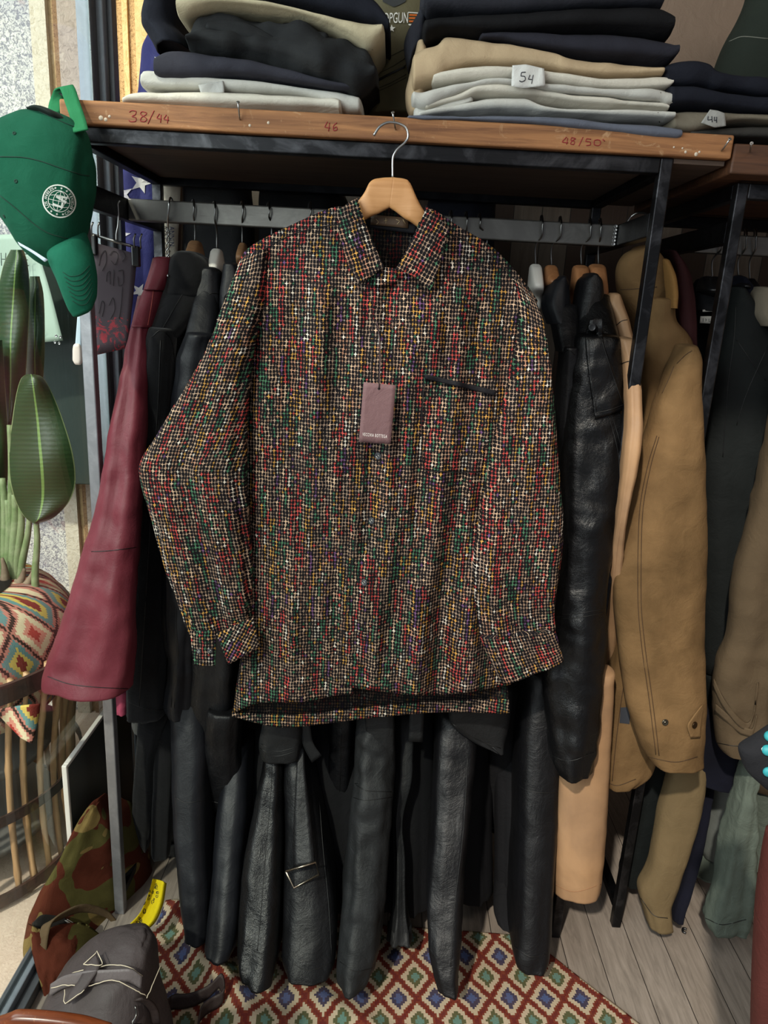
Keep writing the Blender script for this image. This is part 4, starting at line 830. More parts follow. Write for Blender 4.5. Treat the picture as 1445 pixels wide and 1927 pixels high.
# long coats and trousers whose lower parts show under the shirt
garment('suede_coat', 'long black suede coat with a split hem, lowest part beside the left rack post', 'coat', [
    ('front_panel', [(1330, 264, 322), (1420, 256, 294), (1500, 250, 291), (1545, 249, 289), (1580, 264, 283), (1594, 273, 279)], MS_sue, 1.715, 1.715, .02, .02, dict(fold=.004, tilt=0)),
    ('back_panel', [(1340, 288, 332), (1420, 290, 330), (1500, 288, 326), (1590, 285, 321), (1608, 287, 319)], MS_sue, 1.74, 1.74, .03, .03, dict(fold=.004))])
LC = 'coats hanging behind the shirt'
garment('leather_coat', 'long smooth blue-black leather coat between the split suede hem and a short sleeve', 'coat', [
    ('skirt', [(1300, 318, 400), (1358, 325, 398), (1494, 329, 396), (1600, 338, 400), (1652, 343, 404), (1712, 350, 404), (1738, 354, 402)], ML_blu, 1.70, 1.70, .06, .07, dict(fold=.006, tb=.2, nz=.006), [[(331, 1500), (350, 1510), (392, 1506)]])], group=LC)
garment('leather_jacket', 'black leather jacket sleeve ending halfway down, left under the shirt', 'jacket', [
    ('sleeve', [(1340, 392, 456), (1400, 388, 452), (1450, 383, 458), (1500, 388, 452), (1512, 394, 448)], ML_blk, 1.63, 1.64, .035, .04, dict(fold=.006, nz=.008), [[(393, 1506), (420, 1512), (448, 1504)]])], group=LC)
garment('leather_coat', 'long dull black leather coat behind the short sleeve at lower left', 'coat', [
    ('skirt', [(1380, 430, 478), (1502, 414, 474), (1577, 408, 468), (1652, 402, 464), (1728, 394, 458), (1768, 391, 446)], ML_blu, 1.71, 1.70, .07, .07, dict(fold=.006, tb=.2))], group=LC)
garment('leather_coat', 'shiny black leather coat with a centre seam reaching lowest at left', 'coat', [
    ('skirt', [(1380, 500, 534), (1426, 498, 534), (1483, 486, 534), (1577, 467, 534), (1650, 459, 532), (1728, 451, 528), (1790, 448, 524), (1822, 456, 518)], ML_shiny, 1.665, 1.66, .05, .06, dict(fold=.008, fk=3, tb=.2, nz=.010), [[(512, 1430), (510, 1486), (502, 1577), (496, 1650), (490, 1728), (484, 1790)], [(488, 1484), (510, 1490), (534, 1486)]])], group=LC)
garment('leather_jacket', 'scuffed black leather cuff just under the shirt hem at left', 'jacket', [
    ('cuff', [(1330, 500, 572), (1370, 493, 572), (1400, 488, 568), (1422, 490, 562)], ML_gry, 1.615, 1.61, .035, .035, dict(fold=.004, nz=.005), [[(490, 1408), (520, 1423), (562, 1412)], [(492, 1400), (522, 1414), (564, 1404)]]),
    ('sleeve', [(1200, 520, 590), (1290, 510, 584), (1335, 500, 576)], ML_gry, 1.64, 1.62, .04, .035)], group=LC)
ribbon('belt_loop', [atY(x, y, Y) for x, y, Y in ((566, 1330, 1.62), (574, 1365, 1.605), (580, 1400, 1.60), (596, 1428, 1.60))], [(.012, 0, .006)]*3+[(.012, 0, .011)], .004, ML_gry)
b_ = bpy.data.objects['belt_loop']; b_.name = 'leather_strap'; tag(b_, 'black leather strap end dangling below the shirt hem beside the scuffed cuff', 'strap')
gr_, o = garment('leather_coat', 'black leather coat with a hanging belt and square metal buckle', 'coat', [
    ('skirt', [(1360, 540, 580), (1434, 536, 584), (1500, 537, 598), (1577, 536, 613), (1650, 534, 626), (1728, 532, 634), (1790, 531, 632), (1812, 536, 626)], ML_blk, 1.69, 1.68, .05, .06, dict(fold=.005, tb=.2, nz=.007), [[(600, 1500), (608, 1600), (618, 1700), (624, 1800)], [(536, 1803), (580, 1826), (624, 1812)]])], group=LC)
bc_ = o[0]
bt = ribbon('belt', [Vector((atY(x, y, hit(bc_, x, y, 0)[0].y-.008))) for x, y, Y in ((566, 1400, 1.63), (566, 1450, 1.625), (568, 1520, 1.617), (570, 1580, 1.612), (572, 1632, 1.606))], [(.008, 0, 0), (.011, 0, 0), (.019, 0, 0), (.024, 0, .005), (.026, 0, .008)], .005, ML_blk, gr_)
yb_ = hit(bc_, 572, 1645, 0)[0].y-.016
tube('buckle', [atY(x, y, yb_) for x, y in ((538, 1640), (553, 1671), (600, 1646), (594, 1622))]+[atY(538, 1640, yb_)], .0028, flat('pale_metal_buckle', '#b9ad9b', .3, 1), bt, 8, 0)
garment('leather_jacket', 'narrow black leather sleeve hanging between the belted coat and grey trousers', 'jacket', [
    ('sleeve', [(1330, 622, 668), (1370, 622, 666), (1464, 616, 662), (1560, 612, 652), (1586, 611, 649)], ML_blk, 1.70, 1.70, .035, .035, dict(fold=.004), [[(642, 1370), (640, 1464), (634, 1580)]])], group=LC)
garment('leather_trousers', 'crumpled grey-black leather trousers reaching the rug under the shirt hem', 'trousers', [
    ('leg', [(1330, 672, 742), (1370, 670, 742), (1426, 666, 744), (1500, 660, 740), (1577, 655, 734), (1690, 644, 725), (1760, 639, 718), (1803, 636, 708), (1826, 640, 694)], ML_gry, 1.66, 1.655, .05, .06, dict(fold=.009, nz=.016, nf=13, fk=3, tb=.15), [[(664, 1472), (690, 1488), (736, 1490)], [(662, 1500), (690, 1506), (738, 1500)], [(640, 1810), (670, 1828), (700, 1822)]]),
    ('pocket_flap', [(1336, 684, 742), (1400, 690, 742), (1450, 700, 738), (1480, 715, 730)], ML_gry, 1.60, 1.60, .016, .014, dict(fold=.003, nz=.006))], group=LC)
gs_, o = garment('leather_coat', 'black coat end with a gathered strap and dark metal slide at its foot', 'coat', [
    ('skirt', [(1340, 744, 780), (1450, 742, 778), (1540, 740, 758), (1610, 742, 762), (1690, 740, 764), (1740, 732, 772), (1764, 728, 776)], ML_gry, 1.72, 1.72, .025, .03, dict(fold=.008, fk=6, nz=.006)), ], group=LC)
tube('metal_slide', [atY(724, 1771, 1.69), atY(750, 1772, 1.685), atY(778, 1767, 1.69)], .003, steel('dark_slide', '#55565a', .3), gs_, 8, 3)
ribbon('leather_strap', [atY(x, y, Y) for x, y, Y in ((786, 1320, 1.63), (784, 1350, 1.62), (782, 1395, 1.615))], (.018, 0, .0), .006, ML_gry)
tag(bpy.data.objects['leather_strap.001'] if 'leather_strap.001' in bpy.data.objects else bpy.data.objects['leather_strap'], 'short stitched black leather tab hanging under the shirt hem at centre', 'strap')
garment('leather_jacket', 'dim black sleeve set deep between the strap end and the stiff black coat', 'jacket', [
    ('sleeve', [(1380, 788, 816), (1500, 788, 812), (1600, 788, 806), (1608, 789, 804)], M_blackc, 1.78, 1.78, .035, .035, dict(fold=.002))], group=LC)
garment('leather_coat', 'stiff black leather coat with pointed lower corner, right under the shirt', 'coat', [
    ('skirt', [(1340, 828, 900), (1411, 820, 896), (1464, 817, 890), (1577, 812, 878), (1690, 803, 870), (1766, 807, 864), (1810, 815, 860), (1842, 832, 852)], ML_blk, 1.665, 1.655, .045, .05, dict(fold=.005, n=3.0, tb=.2, nz=.009), [[(880, 1420), (872, 1560), (856, 1700), (848, 1820)]])], group=LC)
garment('leather_jacket', 'black leather jacket hem sticking out below the shirt at lower right', 'jacket', [
    ('hem_flap', [(1290, 846, 964), (1330, 843, 962), (1362, 846, 958), (1392, 884, 952), (1412, 930, 947)], ML_gry, 1.60, 1.60, .03, .02, dict(fold=.004, nz=.006, tilt=.05), [[(846, 1358), (890, 1388), (942, 1408)]])], group=LC)
garment('leather_jacket', 'matt black sleeve with a stitched edge under the right of the shirt', 'jacket', [
    ('sleeve', [(1300, 938, 986), (1400, 922, 974), (1500, 914, 966), (1556, 910, 960)], cloth('matt_black', '#0e0e10', .2, 600, .8), 1.74, 1.74, .03, .03, dict(fold=.003), [[(968, 1400), (960, 1480), (954, 1550)], [(913, 1552), (935, 1560), (956, 1556)]])], group=LC)
garment('leather_coat', 'dark coat hem set back in shadow beside the longest right-hand leather coat', 'coat', [
    ('skirt', [(1500, 940, 990), (1640, 932, 986), (1700, 928, 984), (1728, 938, 980)], M_blackc, 1.80, 1.80, .05, .05)], group=LC)
garment('leather_coat', 'long plain black leather coat hanging right below the big shiny sleeve', 'coat', [
    ('skirt', [(1260, 990, 1062), (1351, 980, 1060), (1483, 973, 1052), (1560, 972, 1046), (1653, 970, 1040), (1740, 966, 1036), (1782, 963, 1032), (1796, 968, 1026)], ML_blk, 1.675, 1.665, .05, .06, dict(fold=.005, tb=.2), [[(975, 1478), (1000, 1490), (1050, 1492)], [(968, 1782), (1000, 1800), (1026, 1796)]])], group=LC)
for i_, (xa_, xb_, yh_, lb_t) in enumerate(((352, 452, 1690, 'black coat hanging deepest on the left behind the blue-black leather coat'), (455, 560, 1700, 'black coat hanging in deep shadow behind the belted coat'), (570, 690, 1690, 'black coat hanging in deep shadow behind the grey-black trousers'), (700, 815, 1690, 'black coat hanging in deep shadow behind the gathered strap'), (815, 925, 1672, 'black coat hanging in deep shadow behind the stiff pointed coat'), (930, 1030, 1690, 'black coat hanging in deep shadow behind the plain long coat'))):
    garment('coat', lb_t, 'coat', [('skirt', [(1200, xa_, xb_), (1400, xa_, xb_), (yh_-20, xa_, xb_), (yh_, xa_+2, xb_-2)], M_blackc, 1.88, 1.86, .05, .06, dict(fold=.01, fk=6))], group=LC)
# right of the shirt
garment('leather_jacket', 'black leather jacket half hidden behind the right sleeve of the shirt', 'jacket', [
    ('sleeve', [(655, 1056, 1084), (690, 1050, 1086), (800, 1044, 1078), (950, 1040, 1066), (1100, 1036, 1058)], ML_blk, 1.66, 1.66, .04, .05, dict(fold=.004), [[(1058, 668), (1070, 658), (1082, 668)]]),
    ('shoulder', [(575, 1030, 1084), (620, 1040, 1084), (662, 1048, 1084)], ML_blk, 1.76, 1.67, .05, .045, dict(fold=.003)),
    ('collar', [(524, 1044, 1062), (535, 1032, 1066), (575, 1020, 1068), (610, 1030, 1066)], ML_blu, 1.78, 1.74, .05, .06, dict(fold=.003))])
gb, o = garment('leather_coat', 'big shiny black leather coat with shoulder storm flap, right of the shirt', 'coat', [
    ('sleeve', [(640, 1082, 1164), (700, 1072, 1170), (780, 1064, 1177), (850, 1059, 1179), (930, 1056, 1168), (1000, 1055, 1158), (1080, 1052, 1146), (1154, 1046, 1139), (1200, 1034, 1141), (1262, 1020, 1138), (1330, 1026, 1130), (1390, 1032, 1123), (1424, 1036, 1116), (1444, 1050, 1106)], ML_shiny, 1.655, 1.50, .05, .055, dict(fold=.008, fk=3, nz=.014, nf=12), [[(1046, 1158), (1090, 1154), (1136, 1146)], [(1046, 1166), (1090, 1162), (1136, 1153)], [(1034, 1420), (1070, 1432), (1118, 1416)], [(1134, 760), (1150, 800), (1164, 860), (1166, 920)], [(1140, 760), (1157, 800), (1171, 860), (1172, 915)]]),
    ('shoulder', [(555, 1082, 1144), (600, 1084, 1154), (650, 1080, 1166)], ML_shiny, 1.76, 1.665, .05, .05, dict(fold=.003)),
    ('collar', [(519, 1098, 1120), (530, 1088, 1130), (560, 1083, 1134), (600, 1080, 1116), (660, 1078, 1100)], ML_blk, 1.77, 1.69, .06, .04, dict(fold=.003), [[(1126, 540), (1112, 570), (1100, 620)]])])
gbs = o[0]
sf = patch('storm_flap', [(1111, 600), (1122, 598), (1134, 599)], [(1120, 788), (1150, 781), (1178, 770)], [(1111, 600), (1102, 636), (1106, 690), (1120, 788)], [(1134, 599), (1136, 645), (1153, 693), (1178, 770)], lambda u, v, x, y: min(hit(gbs, x, y, 0)[0].y-.006, 1.60+.06*(1-v)), ML_shiny, gb, 16, 30, .005)
seam(sf, [[(1108, 640), (1110, 690), (1122, 772)], [(1132, 640), (1148, 693), (1172, 762)], [(1121, 777), (1148, 771), (1175, 761)]], M_sewk, .0009, sf); p, nn = hit(sf, 1114, 616, .0005); disc('button', p, nn, .008, .004, M_blackp, sf)
garment('leather_coat', 'long light tan leather coat between the shiny black coat and waxed jacket', 'coat', [
    ('sleeve', [(640, 1160, 1192, 1.64, .03), (690, 1172, 1200, 1.62, .03), (780, 1176, 1206, 1.56, .03), (880, 1168, 1196, 1.53, .03), (960, 1160, 1180, 1.53, .025), (1040, 1150, 1172, 1.56, .02), (1140, 1140, 1162, 1.62, .02), (1250, 1132, 1156, 1.68, .02)], ML_tan, 1.64, 1.52, .03, .03, dict(fold=.004), [[(1170, 684), (1184, 680), (1196, 688)]]),
    ('collar', [(556, 1142, 1164), (570, 1136, 1170), (600, 1150, 1180), (645, 1160, 1192)], ML_tan, 1.76, 1.71, .04, .035, dict(fold=.002), [[(1160, 612), (1170, 604), (1180, 602)]]),
    ('skirt', [(1260, 1098, 1156), (1400, 1062, 1148), (1495, 1050, 1143), (1593, 1042, 1136), (1650, 1039, 1131), (1672, 1040, 1127)], ML_tan, 1.56, 1.53, .04, .05, dict(fold=.004, tb=.035), [[(1040, 1662), (1080, 1678), (1130, 1664)]], flat('tan_stitch', '#8a6344', .8))])
gw, o = garment('jacket', 'waxed tan cotton jacket with hood and cuff tab, right of the rack post', 'jacket', [
    ('sleeve', [(652, 1276, 1304), (680, 1264, 1313), (740, 1238, 1318), (810, 1214, 1322), (880, 1190, 1325), (968, 1163, 1327), (1036, 1151, 1327), (1120, 1153, 1325), (1204, 1161, 1323), (1270, 1168, 1325), (1322, 1176, 1326), (1370, 1190, 1322), (1410, 1208, 1319), (1430, 1228, 1314)], M_wax, 1.66, 1.52, .05, .055, dict(fold=.006, fk=3, nz=.012, nf=8), [[(1236, 820), (1218, 880), (1203, 968), (1200, 1110), (1206, 1204), (1222, 1322), (1234, 1420)], [(1240, 822), (1224, 880), (1209, 968), (1206, 1110), (1212, 1204), (1228, 1322), (1240, 1422)], [(1220, 1424), (1270, 1434), (1312, 1424)]], M_waxs),
    ('body', [(566, 1222, 1262), (600, 1216, 1268), (640, 1211, 1298), (720, 1209, 1310), (850, 1200, 1300), (1000, 1178, 1290), (1221, 1160, 1280), (1300, 1144, 1262), (1390, 1134, 1242), (1450, 1126, 1226), (1474, 1134, 1196)], M_wax, 1.76, 1.58, .05, .03, dict(fold=.005, nz=.008, tb=.10), [[(1186, 1240), (1172, 1300), (1160, 1390), (1152, 1470)], [(1130, 1462), (1160, 1478), (1196, 1466)]], M_waxs),
    ('hood', [(468, 1196, 1222), (480, 1178, 1240), (500, 1165, 1254), (530, 1161, 1264), (560, 1165, 1268), (590, 1176, 1264), (640, 1196, 1266)], M_wax, 1.78, 1.86, .06, .05, dict(fold=.004, nz=.006), [[(1168, 545), (1200, 543), (1236, 540)]], M_waxs),
    ('hood_edge', [(492, 1240, 1256), (520, 1250, 1266), (550, 1256, 1270), (580, 1258, 1268)], M_cord, 1.76, 1.72, .03, .03, dict(fold=.001))])
ws = o[0]
seam(ws, [[(1274, 684), (1290, 668), (1302, 660)], [(1268, 690), (1260, 710), (1246, 740)]], M_waxs, .0009, ws)
tb_ = patch('cuff_tab', [(1322, 1327), (1324, 1330)], [(1300, 1389), (1318, 1388)], [(1322, 1327), (1304, 1350), (1294, 1368), (1300, 1389)], [(1324, 1330), (1320, 1360), (1318, 1388)], lambda u, v, x, y: hit(ws, x, y, .004)[0].y-.004, M_wax, gw, 10, 14, .004)
p, nn = hit(tb_, 1306, 1364, .0005); disc('snap_button', p, nn, .008, .003, flat('bronze_snap', '#3a2a18', .35, .8), gw)
p, nn = hit(ws, 1251, 1359, .0005); disc('snap_stud', p, nn, .0075, .003, flat('steel_snap', '#5a564c', .3, .9), gw, 20, [(1, 0), (1, .6), (.8, 1), (.6, .5), (.3, .5), (.25, 1)])
decal('side_label', o[1], [(1168, 1331), (1185, 1330), (1184, 1362), (1166, 1360)], [(0, 1, 2, 3)], flat('slate_label', '#23262e', .7), gw, .002)
garment('hooded_top', 'dark burgundy hooded garment tucked behind the waxed tan jacket hood', 'hooded top', [
    ('hood', [(476, 1246, 1262), (500, 1252, 1282), (540, 1258, 1294), (600, 1262, 1298), (660, 1270, 1298)], cloth('dark_burgundy', '#2e1416', .2, 600, .8), 1.84, 1.80, .06, .06, dict(fold=.004))])
# ---------------------------------------------------------------- garments on the second rack
M_rain = cloth('dark_green_raincoat', '#121515', .2, 900, .8, .15); M_bg = cloth('black_green_cloth', '#0e1212', .2, 900, .8, .15); M_nv2 = cloth('navy_wool', '#0b0c17', .3, 1200, .95, .3)
M_oliv = cloth('olive_brown_cotton', '#4a3d2d', .12, 900, .85, .15); M_kh = cloth('khaki_trench_cotton', '#5f5038', .12, 900, .85, .15); M_gg = cloth('grey_green_cotton', '#505850', .12, 900, .85, .15, wr=1.8)
M_lg = cloth('light_grey_green_cotton', '#565a57', .1, 900, .85, .15); M_dol = cloth('dark_olive_cotton', '#24241a', .1, 900, .85)
R2Y = 1.87; G2 = 'hangers on the right-hand rack'
hanger('black plastic hanger of the dark green raincoat, beside the second rack post', (1358, 436), (1341, 526), (524, 1318, 1362, 548), M_blackp, Yr=R2Y, group=G2, drop=14)
hanger('dark hanger of the navy suit jacket, first right of the second rack post', (1404, 434), (1390, 524), (522, 1382, 1398, 540), M_blackp, Yr=R2Y, group=G2, drop=14)
hanger('dark hanger of the khaki coat at the right edge of the photo', (1422, 434), (1411, 530), (528, 1404, 1420, 548), M_blackp, Yr=R2Y, group=G2, drop=14)
gr2, o = garment('raincoat', 'dark green-black raincoat with white neck label on the right-hand rack', 'raincoat', [
    ('front', [(545, 1376, 1400), (580, 1372, 1424), (620, 1366, 1448), (680, 1352, 1470), (760, 1336, 1480), (900, 1320, 1490), (1100, 1316, 1490), (1260, 1316, 1480)], M_rain, 1.80, 1.72, .04, .06, dict(fold=.006, nz=.008, tb=.08), [[(1385, 575), (1381, 640), (1370, 720), (1364, 800), (1360, 860)], [(1386, 640), (1420, 690), (1440, 716)], [(1445, 650), (1405, 740), (1386, 800)]]),
    ('back', [(560, 1302, 1392), (600, 1296, 1400), (700, 1294, 1404), (900, 1294, 1410), (1260, 1300, 1420)], M_bg, 1.97, 1.97, .03, .04, dict(fold=.006)),
    ('collar', [(528, 1314, 1358), (545, 1302, 1370), (566, 1297, 1374), (585, 1296, 1372)], M_blackc, 1.90, 1.88, .05, .05, dict(fold=.003)),
    ('lower_pocket', [(1270, 1324, 1352), (1330, 1322, 1354), (1380, 1318, 1352)], M_bg, 1.70, 1.70, .03, .03, dict(fold=.003))])
lb = patch('neck_label', [(1318, 595), (1343, 595)], [(1317, 608), (1342, 609)], [(1318, 595), (1317, 608)], [(1343, 595), (1342, 609)], 1.835, flat('white_neck_label', '#a7a59c', .8), gr2, 4, 3, .002, sm=False)
patch('loop', [(1322, 583), (1341, 582)], [(1322, 587), (1341, 586)], [(1322, 583), (1322, 587)], [(1341, 582), (1341, 586)], 1.835, flat('white_neck_label', '#a7a59c', .8), gr2, 4, 2, .002, sm=False)
tubes('lettering', [[atY(x, y, 1.8340) for x, y in p] for p in ([(1323, 599), (1323, 605)], [(1327, 600), (1330, 602), (1327, 604)], [(1334, 600), (1334, 605), (1337, 605)])], .0006, M_ink, lb, 5, 0)
garment('suit_jacket', 'navy suit jacket shoulder right of the second rack post', 'jacket', [
    ('shoulder', [(524, 1376, 1392), (545, 1377, 1412), (570, 1386, 1416), (592, 1402, 1416)], M_nv2, 1.86, 1.84, .05, .05, dict(fold=.003)),
    ('body', [(600, 1400, 1470), (900, 1400, 1480), (1200, 1400, 1480)], M_nv2, 1.90, 1.90, .05, .05)])
garment('coat', 'khaki coat collar at the right edge of the photo above the grey raincoat', 'coat', [
    ('collar', [(544, 1418, 1440), (556, 1413, 1460), (590, 1414, 1480), (615, 1428, 1500)], M_khaki, 1.80, 1.76, .05, .05, dict(fold=.006, nz=.01))])
go, o = garment('field_jacket', 'olive-brown cotton jacket with folded cuff strap at the right edge', 'jacket', [
    ('sleeve', [(690, 1468, 1530), (800, 1448, 1520), (870, 1436, 1510), (985, 1408, 1500), (1103, 1378, 1490), (1160, 1374, 1480), (1204, 1366, 1474), (1245, 1350, 1464), (1300, 1342, 1456), (1350, 1344, 1450), (1398, 1350, 1444), (1412, 1356, 1440)], M_oliv, 1.66, 1.55, .05, .055, dict(fold=.010, fk=3, nz=.012), [[(1350, 1398), (1390, 1404), (1436, 1396)]]),
    ('body', [(545, 1515, 1570), (575, 1490, 1600), (640, 1478, 1600), (760, 1462, 1590), (1000, 1440, 1560), (1300, 1420, 1560), (1480, 1400, 1560)], M_oliv, 1.74, 1.72, .05, .05, dict(fold=.006))])
osl = o[0]
for nm, L in (('cuff_strap', [(1346, 1284), (1362, 1320), (1384, 1352), (1404, 1366), (1418, 1340), (1424, 1290)]), ('cuff_fold', [(1348, 1330), (1366, 1346), (1392, 1372), (1414, 1378), (1422, 1350)])):
    ribbon(nm, [hit(osl, x, y, .004)[0] for x, y in L], (0, .001, .009), .004, M_oliv, go)
garment('skirt_hem', 'navy wool hem flaring below the waxed jacket cuff', 'coat', [
    ('hem', [(1340, 1300, 1400), (1391, 1290, 1396), (1430, 1274, 1392), (1452, 1282, 1384), (1474, 1316, 1380)], M_nv2, 1.66, 1.65, .04, .04, dict(fold=.006, tilt=.30))])
bpy.data.objects['skirt_hem'].name = 'wool_coat'
garment('coat', 'long black-green coat beside the low rack leg at lower right', 'coat', [
    ('skirt', [(1380, 1206, 1272), (1453, 1198, 1256), (1511, 1191, 1242), (1593, 1177, 1225), (1640, 1167, 1214), (1654, 1172, 1210)], M_bg, 1.70, 1.70, .035, .04, dict(fold=.003))])
garment('trench_coat', 'long khaki trench coat hem hanging under the waxed jacket cuff', 'coat', [
    ('skirt', [(1400, 1268, 1330), (1450, 1260, 1328), (1528, 1238, 1316), (1625, 1221, 1286), (1671, 1200, 1272), (1703, 1208, 1262), (1736, 1230, 1252)], M_kh, 1.66, 1.65, .035, .035, dict(fold=.005, fk=3, nz=.006, n=3), [[(1206, 1690), (1230, 1722), (1256, 1728)]])])
garment('coat', 'narrow dark navy coat hem right of the khaki trench coat', 'coat', [
    ('skirt', [(1440, 1324, 1348), (1528, 1312, 1334), (1625, 1288, 1312), (1700, 1266, 1286), (1722, 1262, 1280)], M_nv2, 1.73, 1.73, .03, .03, dict(fold=.003))])
garment('coat', 'light grey cotton coat hem set back between navy hem and grey-green trench coat', 'coat', [
    ('skirt', [(1460, 1338, 1400), (1540, 1328, 1392), (1593, 1319, 1380), (1610, 1322, 1376)], M_lg, 1.78, 1.78, .03, .03, dict(fold=.003)),
    ('lower_hem', [(1580, 1316, 1384), (1620, 1310, 1380), (1646, 1308, 1370)], M_gg, 1.83, 1.83, .03, .03)])
garment('trench_coat', 'long wrinkled grey-green trench coat near the right edge over the floor', 'coat', [
    ('skirt', [(1380, 1404, 1448), (1430, 1394, 1434), (1495, 1382, 1416), (1560, 1367, 1420), (1640, 1348, 1420), (1700, 1332, 1414), (1728, 1325, 1408), (1742, 1330, 1400)], M_gg, 1.60, 1.58, .035, .045, dict(fold=.010, fk=4, nz=.014, nf=12), [[(1328, 1728), (1360, 1740), (1404, 1730)]]),
    ('back_skirt', [(1440, 1420, 1470), (1560, 1408, 1462), (1650, 1404, 1450)], M_gg, 1.72, 1.72, .03, .03)])
garment('coat', 'dark olive coat hem at the far right behind the trench coat', 'coat', [
    ('skirt', [(1480, 1440, 1500), (1600, 1428, 1490), (1690, 1420, 1480)], M_dol, 1.80, 1.80, .03, .03)])
# blurred near things at the right edge
nr, o = garment('jacket', 'dark jacket corner with turquoise beads at the right edge, draped over the red-brown chair', 'jacket', [
    ('flap', [(1372, 1446, 1560), (1392, 1416, 1560), (1410, 1391, 1560), (1430, 1396, 1560), (1452, 1406, 1560), (1474, 1430, 1560), (1494, 1450, 1580), (1560, 1470, 1600), (1660, 1474, 1604)], cloth('near_dark_wool', '#1c1c1f', .2, 500, .9), .90, .895, .02, .045, dict(tilt=0, fold=.001, nz=.002, hem=False))])
for x, y in ((1444, 1412), (1446, 1452), (1449, 1386)):
    p, nn = hit(o[0], x, y, .0); disc('bead', p, nn, .0075, .006, flat('turquoise_bead', '#2a8f96', .5), nr, 16, [(1, 0), (1, .4), (.7, .85), (.2, 1)])
p, nn = hit(o[0], 1436, 1410, 0); disc('stud', p, nn, .003, .003, M_wire, nr, 12)
rp_ = thing('chair', 'red-brown upholstered chair back, only a sliver at the lower right edge', 'chair', (.55, .95, 0))
M_rb = cloth('red_brown_leatherette', '#4a2420', .1, 300, .6, .05)
loft('backrest', [(1446, 1570, 1620, 1580, .90, .03), (1436, 1620, 1620, 1630, .90, .03), (1427, 1700, 1620, 1700, .90, .035), (1421, 1800, 1620, 1800, .90, .035), (1417, 1930, 1620, 1930, .90, .035), (1416, 2030, 1610, 2030, .90, .035)], M_rb, rp_, 3, 28, 6, 0, 3, .001, hem=False)
bx = atY(1430, 2000, .9).x
box('seat', (bx, .52, .40), (bx+.16+.2, .93, .46), M_rb, rp_, .015)
for x in (bx+.02, bx+.32):
    for y in (.55, .90): box('leg', (x-.015, y-.015, 0), (x+.015, y+.015, .41), M_blackp, rp_, .004)
# ---------------------------------------------------------------- rug
a_ = kilim('diamond_kilim', .09, .118, 0, ['#692718', '#561114', '#b0a28a', ('#527a70', '#454f33'), ('#38507a', '#262f48')], .0052, loc=(.0, .0))
def rugz(x, y):
    r = 0.007+.004*noise.noise(Vector((x*6, y*6, 1)))
    d = (x+.36)*.78+(y-1.42)*.62      # wrinkle running towards the coats
    r += .045*math.exp(-(d/.035)**2)*min(1, max(0, (y-1.26)/.1))*min(1, max(0, (1.62-y)/.06))
    d2 = (x+.05)*.5+(y-1.33)*.87; r += .012*math.exp(-(d2/.03)**2)
    return max(.004, r)
c1 = [(-.53, 1.60), (.44, 1.565), (.86, 1.13), (.75, .95), (-.62, .95)]
def rugpt(u, v):
    L = Vector((-.535-.08*v, 1.60-.68*v, 0)); R = Vector((.445+.50*v, 1.565-.52*v, 0)); return L*(1-u)+R*u
V = []; F = []; UVs = []; nu, nv = 150, 110
for j in range(nv+1):
    for i in range(nu+1):
        p = rugpt(i/nu, j/nv); V.append(Vector((p.x, p.y, rugz(p.x, p.y)))); UVs.append((p.x+.06*p.y, p.y-.06*p.x))
m = len(V); n_ = nu+1
for j in range(nv):
    for i in range(nu): F.append((j*n_+i, (j+1)*n_+i, (j+1)*n_+i+1, j*n_+i+1))
for i in range(m): V.append(Vector((V[i].x, V[i].y, V[i].z-.004))); UVs.append(UVs[i])
F += [tuple(m+q for q in f[::-1]) for f in F[:]]
bd = [i for i in range(n_)]+[j*n_+nu for j in range(1, nv+1)]+[nv*n_+i for i in range(nu-1, -1, -1)]+[j*n_ for j in range(nv-1, 0, -1)]
for k in range(len(bd)):
    p, q = bd[k], bd[(k+1) % len(bd)]; F.append((p, q, q+m, p+m))
rug = fixn(mesh('rug', V, F, a_, None, UVs)); tag(rug, 'red and cream kilim rug with green and blue diamonds under the coats', 'rug')
cl_ = tube('dropped_clip', [atZ(x, y, .004) for x, y in ((1292, 1749), (1286, 1747), (1285, 1753), (1291, 1756))], .0035, M_blackp, None, 8, 4); tag(cl_, 'tiny black clip dropped on the floorboards below the trench coat', 'clip')
# dark panel standing behind the coats
dp = box('standing_panel', (-.60, 1.795, .045), (-.42, 1.815, .62), flat('navy_panel', '#10131d', .35), bev=.003); tag(dp, 'dark navy panel standing on the floor behind the split suede coat', 'panel')
box('base_rail', (-.60, 1.785, .0), (-.42, 1.82, .045), steel('panel_rail', '#4b4d50', .4), dp, .003)
# ---------------------------------------------------------------- green cap
M_cap = cloth('green_twill', '#0f4a36', .18, 1600, .95, .35, 8, '#185a43', .0); M_capl = cloth('light_green_twill', '#257047', .1, 1200, .85, .4); M_brim = cloth('brim_green_twill', '#135a45', .12, 1600, .9, .35, 8); M_inner = flat('cap_inside', '#0a1a14', .9)
cp_ = thing('baseball_cap', 'green baseball cap with round white globe emblem hanging by its strap from the shelf end', 'cap', tuple(atY(120, 400, 1.5)))
crown = loft('crown', [(171, 290, 171, 395, 1.50, .045), (167, 262, 167, 425, 1.50, .068), (158, 243, 157, 460, 1.50, .078), (138, 226, 136, 492, 1.50, .084), (112, 213, 112, 504, 1.50, .087), (84, 206, 84, 500, 1.50, .088), (52, 208, 52, 474, 1.50, .086), (24, 220, 24, 430, 1.50, .082), (-4, 236, -4, 392, 1.50, .074), (-26, 256, -26, 366, 1.50, .055), (-42, 284, -42, 336, 1.50, .03)], M_cap, cp_, 2.05, 48, 8, 0, 3, .006, 12, 3, hem=False, grow=False, tb=.022)
M_caps = flat('dark_green_stitch', '#0a3326', .9)
